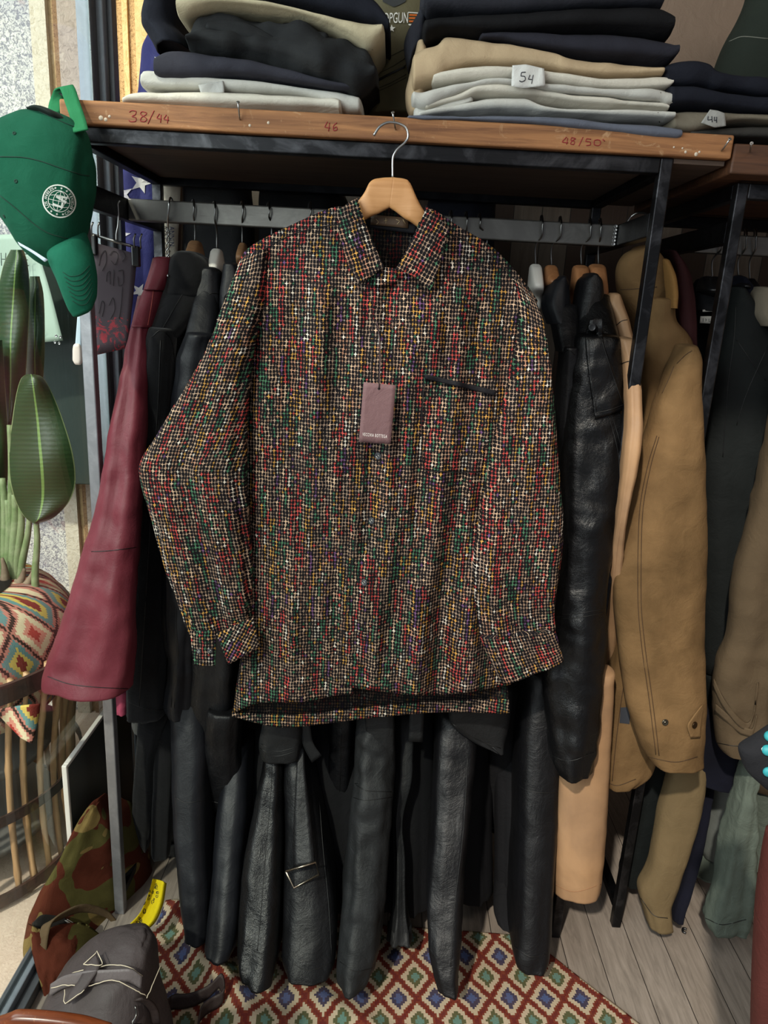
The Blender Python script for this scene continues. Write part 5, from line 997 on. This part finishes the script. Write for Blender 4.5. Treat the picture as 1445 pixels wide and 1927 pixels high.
seam(crown, [[(0, 295), (40, 296), (75, 303), (110, 315), (150, 328), (168, 331)], [(0, 368), (30, 392), (60, 418), (90, 438), (130, 450)], [(70, 208), (100, 222), (132, 236), (162, 246)]], M_caps, .0010, crown)
for x, y in ((27, 251), (30, 341), (8, 407)): p, nn = hit(crown, x, y, .0002); disc('eyelet', p, nn, .0035, .0012, M_caps, crown, 14, [(1, 0), (1, .6), (.7, 1), (.45, .6), (.3, .1)])
br = loft('brim', [(86, 458, 158, 428, 1.50, .02), (98, 494, 165, 458, 1.475, .05), (112, 530, 174, 490, 1.456, .040), (122, 560, 180, 520, 1.452, .032), (130, 582, 181, 552, 1.450, .022), (137, 594, 174, 578, 1.449, .012)], M_brim, cp_, 2.2, 40, 8, 0, 3, .001, hem=False)
seam(br, [[(118+3*k, 512+9*k), (134+3*k, 520+9*k), (152+2*k, 516+9*k), (168+1.2*k, 500+8*k)] for k in range(0, 7)], M_caps, .0006, br)
ribbon('strap', [atY(x, y, Y) for x, y, Y in ((152, 246, 1.452), (148, 228, 1.488), (138, 198, 1.53), (124, 163, 1.548), (114, 168, 1.56), (106, 190, 1.568), (102, 214, 1.56))], [(.0135, 0, .003)]*7, .003, M_capl, cp_, 6)
ribbon('strap_lining', [atY(x, y, Y) for x, y, Y in ((130, 182, 1.553), (118, 176, 1.566), (110, 190, 1.572), (104, 216, 1.566), (98, 226, 1.54))], (.011, 0, 0), .002, M_inner, cp_, 5)
loft('back_opening', [(64, 207, 66, 213, 1.50, .03), (88, 206, 90, 220, 1.50, .05), (112, 214, 116, 232, 1.50, .05), (132, 226, 134, 240, 1.50, .03)], M_inner, cp_, 2.2, 24, 5, 0, 3, 0, hem=False)
patch('brim_sticker', [(33, 455), (60, 470), (90, 489)], [(37, 462), (62, 477), (84, 493)], [(33, 455), (37, 462)], [(90, 489), (84, 493)], 1.418, flat('pale_blue_sticker', '#c2cfe0', .5), cp_, 10, 3, .002)
Me = flat('white_emblem_thread', '#d7ddd6', .8)
ex, ey, rot = 111, 378.5, math.radians(48)
def E_(a, r): # point on the emblem, a from image right, clockwise
    x, y = 31.5*r*math.cos(a), 28.5*r*math.sin(a); return (ex+x*math.cos(rot)-y*math.sin(rot), ey+x*math.sin(rot)+y*math.cos(rot))
def arc(r, w, a0=0, a1=2*math.pi, M=44): return line2d([E_(a0+(a1-a0)*i/M, r) for i in range(M+1)], w)
P_ = [arc(1, 1.25), arc(.66, .55)]
tl = math.radians(12)
for k in (-.42, 0, .42): # parallels / meridians of the globe, tilted
    pts = []; pts2 = []
    for i in range(15):
        t = -1+2*i/14; 
        for L, (gx, gy) in ((pts, (t*math.sqrt(max(0, 1-k*k)), k+.16*(1-t*t)*(1 if k >= 0 else -1)*(abs(k) > 0))), (pts2, (k*1.25*math.sqrt(max(0, 1-t*t)), t))):
            x, y = gx*20.2, gy*18.6; L.append((ex+x*math.cos(tl)-y*math.sin(tl), ey+x*math.sin(tl)+y*math.cos(tl)))
    P_ += [line2d(pts, .45), line2d(pts2, .45)]
def arctext(s, a0, a1, r, h, flip=False):
    for i, ch in enumerate(s):
        if ch == ' ': continue
        a = a0+(a1-a0)*(i/(len(s)-1)); v, f = text2d(ch); c = E_(a-rot, r); d = (math.cos(a+math.pi/2), math.sin(a+math.pi/2)); u = (math.cos(a), math.sin(a))
        if flip: d = (-d[0], -d[1]); u = (-u[0], -u[1])
        w = h*(.35 if ch in 'I1' else .75); P_.append(([(c[0]+d[0]*(q[0]-.5)*w+u[0]*(q[1]-.5)*h, c[1]+d[1]*(q[0]-.5)*w+u[1]*(q[1]-.5)*h) for q in v], f))
arctext('LOS ANGELES', math.radians(152), math.radians(246), .83, 5.4)
arctext('CALIFORNIA', math.radians(62), math.radians(-34), .83, 5.4, True)
for d in (258, 284, 308): P_.append(star2d(*E_(math.radians(d)-rot, .83), 2.6, .2))
for d in (76, 102, 128): P_.append(star2d(*E_(math.radians(d)-rot, .83), 2.6, .5))
P_ += [line2d([(100.5, 384), (116, 390)], 1.8), line2d([(101, 382), (99.5, 387)], 1.0), line2d([(117.5, 381), (115.5, 392)], 1.7), line2d([(106, 369.5), (124, 381)], 2.0), line2d([(106, 370), (126, 372)], 1.6), line2d([(118, 371), (117, 377)], 1.0), line2d([(127, 369), (123.5, 376)], 1.0), line2d([(124.5, 378), (122, 383)], 1.0)]
v2, f2 = join2d(P_); decal('emblem', crown, v2, f2, Me, crown, .0016)['label'] = 'round white globe emblem'
# ---------------------------------------------------------------- clip hanger with dark sheet
ch = thing('clip_hanger', 'metal clip hanger with two black clips behind the green cap', 'hanger', tuple(atY(222, 460, 1.72)))
YC = 1.72
tube('bar', [atY(172, 441, YC), atY(264, 468, YC)], .0035, M_wire_d, ch, 8, 0)
tube('hook', [atY(x, y, YC) for x, y in ((219, 453), (219, 440), (222, 425), (223, 405), (222, 385), (226, 378))], .0018, M_wire, ch, 8, 4)
for x, y in ((178, 452), (258, 474)):
    k = box('clip', atY(x-7, y+28, YC)-Vector((0, .012, 0)), atY(x+5, y-10, YC)+Vector((0, .006, 0)), M_blackp, ch, .003)
    for s in (-5, 7): tube('clip_arm', [atY(x+s, y-6, YC-.01), atY(x+s-1, y-24, YC-.014), atY(x+s+2, y-34, YC-.01)], .002, M_wire_d, k, 6, 3)
a = N('purple_brown_sheet'); v = a.coord(); n1 = a.noise(v, 14, 4, .6, 1); sp = a.n('SeparateXYZ'); a.put(v, sp.inputs[0])
low = a.math('LESS_THAN', a.math('ADD', sp.outputs[2], a.math('MULTIPLY', n1, .16)), 1.625); n3 = a.noise(v, 40, 5, .7, 2)
a.set(Base_Color=a.mix(a.math('MULTIPLY', low, a.ramp(n3, [(.5, (0, 0, 0, 1)), (.56, (1, 1, 1, 1))])), lin('#2a1d26'), lin('#7c1020')), Roughness=.75)
dsx = patch('hanging_sheet', [(172, 455), (258, 478)], [(182, 668), (240, 655)], [(172, 455), (182, 668)], [(258, 478), (240, 655)], YC-.004, a.m, None, 8, 10, .003, sm=False)
tag(dsx, 'dark purple-brown sheet with scribbles and red marks hanging from the clip hanger', 'sheet')
tubes('scribble', [[atY(x, y, YC-.0055) for x, y in p] for p in ([(186, 500), (190, 480), (198, 471), (200, 490), (192, 510)], [(206, 480), (214, 472), (222, 480), (216, 498), (208, 490)], [(200, 530), (201, 515), (206, 510), (207, 535)], [(214, 508), (213, 538)], [(222, 510), (230, 508), (232, 530), (224, 538), (221, 520)], [(228, 470), (236, 482), (230, 492)], [(186, 590), (192, 566), (196, 574), (192, 596)], [(205, 575), (212, 560), (216, 580), (208, 600)], [(230, 540), (228, 570), (224, 600)])], .0006, flat('dark_scribble', '#120b10', .7), dsx, 5, 4)
sq = thing('squeegee', 'pale strip with white end cap hanging just left of the bright rack post', 'tool', tuple(atY(147, 680, 1.60)))
patch('blade', [(146, 590), (152, 590)], [(141, 656), (152, 656)], [(146, 590), (141, 656)], [(152, 590), (152, 656)], 1.585, flat('pale_blue_plastic', '#aebfc9', .4), sq, 4, 8, .004, sm=False)
loft('end_cap', V3([(652, 139, 153), (660, 138, 154), (676, 138, 154), (681, 140, 153)], 1.587, 1.587, .008), flat('off_white_plastic', '#cfc2b8', .5), sq, 4, 20, 5, 0, 3, 0, hem=False)
# ---------------------------------------------------------------- outside: plant, kilim-wrapped pot, bamboo basket
PX, PY = -1.20, 1.80
bs = thing('bamboo_stand', 'bamboo pole plant stand on the pavement outside the window', 'plant stand', (PX, PY, 0))
M_bam = wood('bamboo', '#c6a076', '#96704a', 'Z', .5, .5, bumpy=.2); M_bamd = wood('dark_bamboo_band', '#4a3127', '#2e1f19', 'X', .6, .6); M_shelfg = flat('grey_stand_shelf', '#77736f', .6)
NB = 38; H0, H1 = .02, .68; R0, R1 = .32, .375
for i in range(NB):
    t = 2*math.pi*(i+.3*random.random())/NB; pts = []; rr = []
    dt = random.uniform(-.05, .05)
    for k in range(25):
        f = k/24; R_ = R0+(R1-R0)*f-.03*math.sin(f*3.14); a_t = t+dt*f
        pts.append(Vector((PX+R_*math.cos(a_t), PY+R_*math.sin(a_t), H0+(H1-H0)*f))); rr.append(.0085*(1.22 if (k+i) % 6 == 0 else 1.0))
    V_, F_ = tube_mesh(pts, rr, 8); fixn(mesh('bamboo_pole', V_, F_, M_bam, bs))
for z, R_, hgt, nm, th in ((.03, R0+.012, .035, 'base_ring', .008), (.27, (R0+R1)/2-.012, .03, 'middle_ring', .006), (.655, R1+.010, .05, 'top_ring', .010)):
    V_ = []; F_ = []; M_ = 60
    for j in range(M_):
        t = 2*math.pi*j/M_
        for r__, zz in ((R_, z-hgt/2), (R_+th, z-hgt/2), (R_+th, z+hgt/2), (R_, z+hgt/2)): V_.append(Vector((PX+r__*math.cos(t), PY+r__*math.sin(t), zz)))
    for j in range(M_):
        for q in range(4): F_.append((j*4+q, j*4+(q+1) % 4, ((j+1) % M_)*4+(q+1) % 4, ((j+1) % M_)*4+q))
    fixn(mesh(nm, V_, F_, M_bamd, bs, smooth=False))
for z, r__ in ((.10, .26), (.34, .27)): disc('inner_shelf', (PX, PY, z), (0, 0, 1), r__, .02, M_shelfg, bs, 40, [(1, 0), (1, 1)])
# pot wrapped in kilim cloth: sits in the stand
M_k2 = kilim('granny_kilim', .13, .15, 0, ['#bb7a6c', '#1f1c1a', '#d9cba8', ('#a83a34', '#d08a78'), ('#7a2a24', '#c9b25a'), '#5a8a8a'], .006)
pot = thing('plant_pot', 'plant pot wrapped in a multicoloured patchwork kilim cloth in the bamboo stand', 'pot', (PX, PY, .60))
def potuv(o):
    l = o.data.uv_layers['UVMap'].data
    for lp in o.data.loops:
        c = o.data.vertices[lp.vertex_index].co; ang = math.atan2(c.x-PX, -(c.y-PY)); l[lp.index].uv = (ang*.36, c.z+.12*ang)
px0 = proj((PX, PY, .9))
def ringst(z, r, Y=PY):
    a, b = proj((PX-r, Y, z)), proj((PX+r, Y, z)); return (a[0], a[1], b[0], b[1], Y, r)
ko = loft('kilim_wrap', [ringst(.82, .18), ringst(.815, .25), ringst(.79, .30), ringst(.745, .335), ringst(.69, .352), ringst(.62, .355), ringst(.50, .30)], M_k2, pot, 2.0, 60, 8, .012, 6, .02, 7, 3, hem=False, grow=False)
potuv(ko)
tail = patch('cloth_corner', [(-10, 1338), (30, 1330), (74, 1326)], [(40, 1390), (52, 1396), (60, 1399)], [(-10, 1338), (20, 1370), (40, 1390)], [(74, 1326), (70, 1360), (60, 1399)], lambda u, v, x, y: 1.475+.01*math.sin(x*.09), M_k2, pot, 16, 20, .005)
disc('soil', (PX, PY, .79), (0, 0, 1), .19, .035, flat('soil', '#2b211b', 1), pot, 30, [(1, 0), (1, 1)])
plant = thing('potted_plant', 'broad-leaved banana-like plant growing from the kilim-wrapped pot outside', 'plant', (PX, PY, .82))
a = N('banana_leaf'); tc = a.n('TexCoord'); sp = a.n('SeparateXYZ'); a.put(tc.outputs['UV'], sp.inputs[0])
w = a.n('TexWave', wave_type='BANDS', bands_direction='Y'); a.put(tc.outputs['UV'], w.inputs['Vector']); w.inputs['Scale'].default_value = 16; w.inputs['Distortion'].default_value = 1.5
mid = a.math('LESS_THAN', a.math('ABSOLUTE', a.math('SUBTRACT', sp.outputs[0], .5)), .022)
edge_ = a.math('GREATER_THAN', a.math('ABSOLUTE', a.math('SUBTRACT', sp.outputs[0], .5)), .485)
c = a.mix(a.math('MULTIPLY', w.outputs['Fac'], .3), lin('#16300f'), lin('#274016')); c = a.mix(mid, c, lin('#5f7a3a')); c = a.mix(edge_, c, lin('#6f7a52'))
a.set(Base_Color=c, Roughness=.4); a.b.inputs['Subsurface Weight'].default_value = 0; a.bump(w.outputs['Fac'], .12, .002); M_leaf = a.m
M_stem = cloth('pale_green_stem', '#5f7448', .2, 200, .5, .1, 20, '#868f6c'); M_stemb = cloth('brown_sheath', '#5d4a3c', .3, 200, .8, .2, 14, '#8a7a66')
def leaf(name, rows, Y0, Y1, cup=.03):
    V_ = []; U_ = []; F_ = []; nr_ = (len(rows)-1)*8; nc = 16
    for k in range(nr_+1):
        y1, x1, y2, x2 = herm(rows, k/8); f = k/nr_; Y = Y0+(Y1-Y0)*f
        for i in range(nc+1):
            s = i/nc; V_.append(atY(x1+(x2-x1)*s, y1+(y2-y1)*s, Y-cup*(1-(2*s-1)**2)+.006*math.sin(f*17+s*3))); U_.append((s, f))
    for k in range(nr_):
        for i in range(nc): b = k*(nc+1)+i; F_.append((b, b+1, b+nc+2, b+nc+1))
    m_ = len(V_); V_ += [q+Vector((0, .0015, 0)) for q in V_]; U_ += U_; F_ += [tuple(m_+q for q in f[::-1]) for f in F_[:]]
    o = mesh(name, V_, F_, M_leaf, plant, U_); return o
leaf('leaf', [(704, 52, 704, 64), (712, 40, 711, 80), (740, 31, 738, 97), (790, 23, 790, 118), (850, 16, 850, 136), (900, 18, 900, 142), (940, 28, 940, 132), (970, 44, 972, 104), (984, 60, 986, 72)], 1.90, 1.88)
leaf('leaf', [(470, 20, 470, 44), (500, 6, 500, 52), (560, -6, 560, 56), (640, -12, 640, 52), (720, -6, 720, 46), (780, 4, 780, 30), (806, 12, 806, 20)], 1.98, 1.98)
leaf('leaf', [(640, -30, 640, 4), (740, -40, 740, 10), (850, -42, 850, 16), (960, -30, 960, 8), (1010, -10, 1010, 0)], 1.93, 1.93)
leaf('leaf', [(520, 56, 520, 74), (560, 50, 560, 82), (640, 46, 640, 84), (720, 52, 720, 80), (770, 60, 770, 70)], 2.06, 2.06)
def stem(x0, y0, x1, y1, Ya, Yb, r0, r1, m=M_stem, nm='stem'):
    pts = [atY(x0+(x1-x0)*i/6+2*math.sin(i*1.1), y0+(y1-y0)*i/6, Ya+(Yb-Ya)*i/6) for i in range(7)]
    return tube(nm, pts, [r0+(r1-r0)*i/18 for i in range(19)], m, plant, 10, 3)
stem(68, 980, 68, 1128, 1.87, 1.86, .007, .011)
for x0, y0, x1, r in ((4, 900, 16, .012), (14, 940, 20, .013), (28, 930, 26, .014), (40, 950, 30, .012), (56, 965, 36, .010), (-8, 900, 6, .012), (18, 800, 24, .010)): stem(x0, y0, x1, 1110, 1.90, 1.90, r*.7, r*1.25)
for x0, x1, y0 in ((46, 20, 1070), (4, 16, 1050), (30, 24, 1090), (62, 30, 1075)): stem(x0, y0, x1, 1138, 1.87, 1.87, .004, .024, M_stemb, 'sheath')
# added dark panel imitating the window's dark reflections, behind the paper sheet
og = box('reflection_panel', (-1.55, 2.36, .98), (-.86, 2.385, 1.76), flat('dark_reflection_green', '#333c38', .15), bev=.004); tag(og, 'dark greenish panel standing in for window reflections behind the plant leaves', 'reflection panel')
for x0, x1 in ((-1.50, -1.48), (-.93, -.91)): box('stand_leg', (x0, 2.365, -.005), (x1, 2.38, .985), M_alu_d, og, .002)
psh = patch('paper_sheet', [(-60, 446), (20, 441), (62, 446)], [(-60, 655), (0, 651), (118, 641)], [(-60, 446), (-60, 655)], [(62, 446), (92, 540), (118, 641)], lambda u, v, x, y: 2.20+.01*math.sin(x*.03), flat('pale_green_paper', '#9fb3a4', .6), None, 20, 20, .003)
tag(psh, 'pale green paper sheet with large handwriting behind the plant at the left edge', 'paper sheet')
tubes('handwriting', [[atY(x, y, 2.186) for x, y in p] for p in ([(2, 476), (3, 500)], [(3, 488), (11, 488)], [(11, 476), (10, 502)], [(16, 480), (22, 484), (22, 496), (14, 500)], [(26, 478), (26, 498), (34, 498), (34, 478)], [(38, 500), (40, 478), (34, 482), (36, 490), (42, 490)], [(52, 478), (45, 478), (46, 500), (54, 500)], [(46, 489), (52, 489)], [(2, 528), (14, 526), (16, 556), (6, 562)], [(20, 526), (26, 534)], [(50, 528), (42, 538), (46, 552), (56, 560), (60, 546), (52, 536), (54, 528)], [(24, 570), (12, 572), (6, 596), (14, 622), (30, 618), (36, 600)], [(62, 572), (46, 574), (36, 596), (44, 620), (64, 622), (78, 614)], [(0, 612), (10, 620), (4, 630), (-2, 622), (8, 614)])], .0013, flat('marker_ink', '#3c4a44', .7), psh, 5, 4)
for x, y in ((106, 632), (114, 634), (104, 644), (112, 646)): p = atY(x, y, 2.188); disc('rivet', p, (0, -1, 0), .004, .003, M_wire, psh, 12)
# white framed panel leaning by the window
y0, y1 = atX(115, 1442, -.768).y, atX(197, 1333, -.768).y; zt_ = atX(115, 1442, -.768).z
fp = thing('framed_panel', 'white-edged dark panel leaning between window and rack post', 'panel', (-.75, (y0+y1)/2, 0))
box('frame', (-.768, y0, .0), (-.755, y0+.010, zt_), M_white, fp, .002); box('frame', (-.768, y0+.010, zt_-.010), (-.755, y1+.18, zt_), M_white, fp, .002); box('frame', (-.768, y1+.168, 0), (-.755, y1+.18, zt_-.012), M_white, fp, .002)
box('glass_face', (-.765, y0+.010, .004), (-.758, y1+.168, zt_-.012), flat('dark_pane', '#3d4240', .3), fp, 0)
# ---------------------------------------------------------------- bags on the floor
def camo():
    a = N('camouflage_canvas'); v = a.coord(); n1 = a.noise(v, 9, 1.5, .5, .8); n2 = a.noise(a.coord(loc=(3, 1, 7)), 8, 1.5, .5, .9); n0 = a.noise(v, 60, 4, .6); fn = a.noise(v, 900, 2)
    c = a.mix(a.math('GREATER_THAN', n1, .53), lin('#5a2a1d'), lin('#57522c')); c = a.mix(a.math('GREATER_THAN', n2, .61), c, lin('#857043'))
    c = a.mix(a.math('MULTIPLY', n0, .35), c, lin('#2b1c14')); c = a.mix(a.math('MULTIPLY', fn, .25), c, (.01, .008, .005, 1)); a.set(Base_Color=c, Roughness=.95); a.b.inputs['Specular IOR Level'].default_value = .1
    a.bump(a.math('ADD', fn, a.math('MULTIPLY', a.noise(v, 14, 4, .6, 1), 3)), .4, .004); return a.m
M_camo = camo(); M_web = cloth('khaki_webbing', '#5a4a36', .2, 900, .95, .5)
cb_ = thing('duffel_bag', 'red-brown and olive camouflage canvas bag slumped against the left rack post', 'bag', tuple(atZ(150, 1880, 0)))
cst = V3([(1506, 186, 216, 1.64, .025), (1522, 168, 244, 1.64, .04), (1560, 142, 262, 1.635, .05), (1620, 112, 282, 1.625, .055), (1660, 91, 287, 1.61, .06), (1700, 70, 272, 1.575, .07), (1750, 54, 258, 1.525, .09), (1800, 58, 250, 1.485, .10), (1850, 70, 238, 1.45, .10), (1880, 80, 222, 1.435, .09)], 1.5)
co = loft('body', [q+(k_,) for q, k_ in zip(cst, (.03, .06, .08, .10, .10, .09, .07, .05, .03, .02))], M_camo, cb_, 2.4, 44, 9, .012, 3, .022, 9, 6, hem=False, grow=False)
pkp = patch('front_pocket', [(52, 1740), (80, 1752), (110, 1742), (150, 1738), (200, 1770)], [(84, 1880), (120, 1874), (180, 1860)], [(52, 1740), (62, 1800), (84, 1880)], [(200, 1770), (200, 1810), (180, 1860)], lambda u, v, x, y: hit(co, max(66, x), y, .02)[0].y-.018-.02*math.sin(v*3.1)*math.sin(u*3.1), M_camo, cb_, 30, 24, .004)
ribbon('handle', [hit(co, x, y, l)[0] for x, y, l in ((70, 1804, .034), (68, 1770, .05), (74, 1735, .055), (98, 1712, .05), (140, 1704, .035), (190, 1716, .02), (222, 1750, .010))], [(.012, 0, .002), (.012, 0, .002), (.011, 0, .005), (.006, 0, .011), (.003, 0, .012), (.001, 0, .012), (.002, 0, .012)], .004, M_web, cb_, 6)
patch('opening_shade', [(60, 1738), (82, 1722), (120, 1728), (132, 1744)], [(60, 1742), (90, 1756), (120, 1752), (132, 1747)], [(60, 1738), (60, 1742)], [(132, 1744), (132, 1747)], lambda u, v, x, y: hit(co, max(66, x), y, .012)[0].y-.012, flat('bag_hole_shade', '#15110e', 1), cb_, 14, 8, .002)  # dark patch laid on the bag as its shaded hole
tubes('loose_thread', [[hit(co, x, y, .03)[0] for x, y in p] for p in ([(118, 1728), (128, 1740), (124, 1760), (130, 1775)], [(116, 1730), (132, 1750), (128, 1768)], [(114, 1730), (122, 1744), (118, 1760)])], .0006, flat('pale_thread', '#b9b09a', .9), cb_, 5, 4)
yb = patch('bandana', [(287, 1655), (302, 1658), (313, 1664)], [(242, 1742), (256, 1752), (274, 1752)], [(287, 1655), (276, 1690), (262, 1720), (242, 1742)], [(313, 1664), (306, 1705), (292, 1736), (274, 1752)], lambda u, v, x, y: 1.50-.05*v+.012*math.sin(u*6), cloth('yellow_cotton', '#b8a40c', .15, 600, .85, .15), None, 14, 24, .003)
tag(yb, 'bright yellow bandana with black paisley print beside the camouflage bag', 'bandana')
pl_ = []
for k in range(26):
    f = random.random(); cx = 300-48*f+random.uniform(-9, 9); cy = 1664+78*f+random.uniform(-4, 4); r_0 = random.uniform(1.5, 4)
    pl_.append([(cx+r_0*math.cos(q*.9+k)*(1-.1*q), cy+r_0*1.3*math.sin(q*.9+k)*(1-.1*q)) for q in range(8)])
seam(yb, pl_, flat('black_print', '#15140a', .8), .0007, yb, 'print'); bpy.data.objects['print']['kind'] = 'stuff'
M_bag = leather('grey_brown_leather', '#383231', .55, .25, .8, '#494041'); M_bagd = leather('dark_strap_leather', '#2a2120', .5); M_st = flat('cream_stitch', '#cdbfa8', .8)
lb_ = thing('leather_backpack', 'grey-brown leather backpack with white stitching at the lower left, in front', 'bag', tuple(atZ(200, 1990, 0)))
lo = loft('body', V3([(1768, 226, 276, 1.24, .03), (1778, 200, 284, 1.235, .05), (1800, 160, 288, 1.225, .08), (1830, 122, 291, 1.215, .10), (1860, 100, 295, 1.205, .115), (1900, 82, 304, 1.195, .12), (1950, 66, 318, 1.18, .12), (2050, 60, 330, 1.16, .12), (2110, 64, 326, 1.15, .11)], 1.2), M_bag, lb_, 2.5, 48, 9, .006, 3, .014, 9, 5, hem=False, grow=False)
def onbag(L, l=.004): return [hit(lo, x, y, l)[0] for x, y in L]
ribbon('flap_strap', onbag([(104, 1868), (130, 1852), (160, 1845), (200, 1842), (240, 1838), (262, 1848)], .013), [(0, .004, .012)]*6, .004, leather('smooth_grey_leather', '#5b5455', .4, .2, .5), lb_, 6)
seam(lo, [[(122, 1850), (150, 1838), (190, 1826), (232, 1822), (262, 1838)], [(108, 1866), (140, 1858), (172, 1858), (215, 1850), (246, 1858), (264, 1872)], [(288, 1818), (274, 1850), (264, 1880)]], M_st, .0009, lb_, 'stitching', .017)
vs_ = ribbon('strap_tongue', onbag([(186, 1808), (178, 1830), (166, 1850), (152, 1868), (138, 1888)], .020), [(.004, 0, .001), (.016, 0, .004), (.014, 0, .003), (.015, 0, .004), (.003, 0, .001)], .004, M_bag, lb_, 6)
seam(lo, [[(168, 1826), (192, 1803), (198, 1823)], [(168, 1826), (198, 1824)], [(138, 1866), (134, 1889), (166, 1864)]], M_st, .0009, lb_, 'stitching', .024, 5, False)
ribbon('side_loop', onbag([(254, 1878), (268, 1886), (280, 1904), (284, 1927)], .012), [(.008, 0, .003)]*4, .004, M_bagd, lb_, 5)
tube('side_buckle', [hit(lo, x, y, .006)[0] for x, y in ((252, 1892), (254, 1910), (246, 1925), (262, 1927))], .002, M_wire_d, lb_, 6, 3)
ribbon('shoulder_strap', [atZ(x, y, z) for x, y, z in ((296, 1905, .10), (318, 1890, .03), (350, 1884, .03), (390, 1868, .05), (414, 1846, .075), (420, 1872, .05), (398, 1890, .03), (376, 1912, .03), (370, 1945, .03))], [(.002, .004, .017)]*9, .004, M_bagd, lb_, 7)
# chair at the very bottom left
wc = thing('chair', 'varnished reddish wooden chair rail cut off at the bottom left corner', 'chair', (-.35, .62, 0))
M_vw = wood('varnished_red_wood', '#7d3f22', '#54260f', 'X', .8, .25, worn='#b07a50', bumpy=.1)
loft('top_rail', [(-60, 1936, -58, 2000, .82, .012), (6, 1914, 8, 1990, .82, .014), (36, 1905, 38, 1985, .82, .014), (90, 1908, 92, 1985, .82, .014), (150, 1916, 152, 1990, .82, .014), (206, 1930, 208, 2000, .82, .012)], M_vw, wc, 3, 24, 7, 0, 3, 0, hem=False, grow=False)
tz = atY(60, 1960, .82).z; xa, xb = atY(-40, 1960, .82).x, atY(190, 1960, .82).x
for x in (xa, xb): box('back_post', (x-.014, .808, 0), (x+.014, .832, tz), M_vw, wc, .004)
box('seat', (xa-.02, .44, .40), (xb+.02, .83, .425), M_vw, wc, .008)
for x in (xa, xb): box('leg', (x-.014, .45, 0), (x+.014, .478, .40), M_vw, wc, .004)
# kilim bag outside, lower left
kb = thing('kilim_cushion', 'red and green patterned kilim cushion on the pavement outside the window sill', 'cushion', tuple(atZ(0, 1880, 0)))
loft('cover', V3([(1786, -60, 50, 1.47, .03), (1800, -70, 62, 1.46, .05), (1840, -80, 58, 1.43, .06), (1890, -90, 34, 1.38, .06), (1935, -100, 12, 1.34, .05)], 1.4), kilim('red_green_kilim', .062, .07, .3, ['#a02a34', '#8a1f2a', '#d8c8b0', ('#b85a2c', '#3c6a58'), ('#a02a34', '#4a7a6a')], .0045), kb, 2.6, 36, 7, .004, 3, .01, 9, 4, hem=False)
# ---------------------------------------------------------------- light
wd = bpy.data.worlds.new('world'); SC.world = wd; wd.use_nodes = True
bg = wd.node_tree.nodes['Background']; bg.inputs[0].default_value = (.80, .89, 1.0, 1); bg.inputs[1].default_value = .32
def area(name, loc, target, size, sy, power, col=(1, 1, 1)):
    l = bpy.data.lights.new(name, 'AREA'); l.shape = 'RECTANGLE'; l.size = size; l.size_y = sy; l.energy = power; l.color = col
    o = bpy.data.objects.new(name, l); COL.objects.link(o); o.location = loc
    o.rotation_euler = (Vector(target)-Vector(loc)).to_track_quat('-Z', 'Y').to_euler(); return o
area('shopfront_daylight', (-1.7, -.9, 2.3), (0, 1.6, 1.2), 1.6, 1.8, 70, (.95, .98, 1.0))
area('side_daylight', (-2.0, 1.0, 2.4), (-.3, 1.7, 1.2), 1.2, 1.6, 40, (.95, .98, 1.0))
area('overhead_fill', (.7, .2, 2.9), (.4, 1.6, .8), .7, .7, 8, (1.0, .90, .78))  # added warm fill from overhead, no visible lamp there
su = bpy.data.lights.new('sun', 'SUN'); su.energy = 3.2; su.angle = math.radians(2); su.color = (1, .93, .8)
so = bpy.data.objects.new('sun', su); COL.objects.link(so); so.rotation_euler = Vector((.40, .80, -.9)).to_track_quat('-Z', 'Y').to_euler()
vs = SC.view_settings; vs.view_transform = 'Standard'; vs.look = 'None'; vs.gamma = 1; vs.use_curve_mapping = False; vs.exposure = 0.0
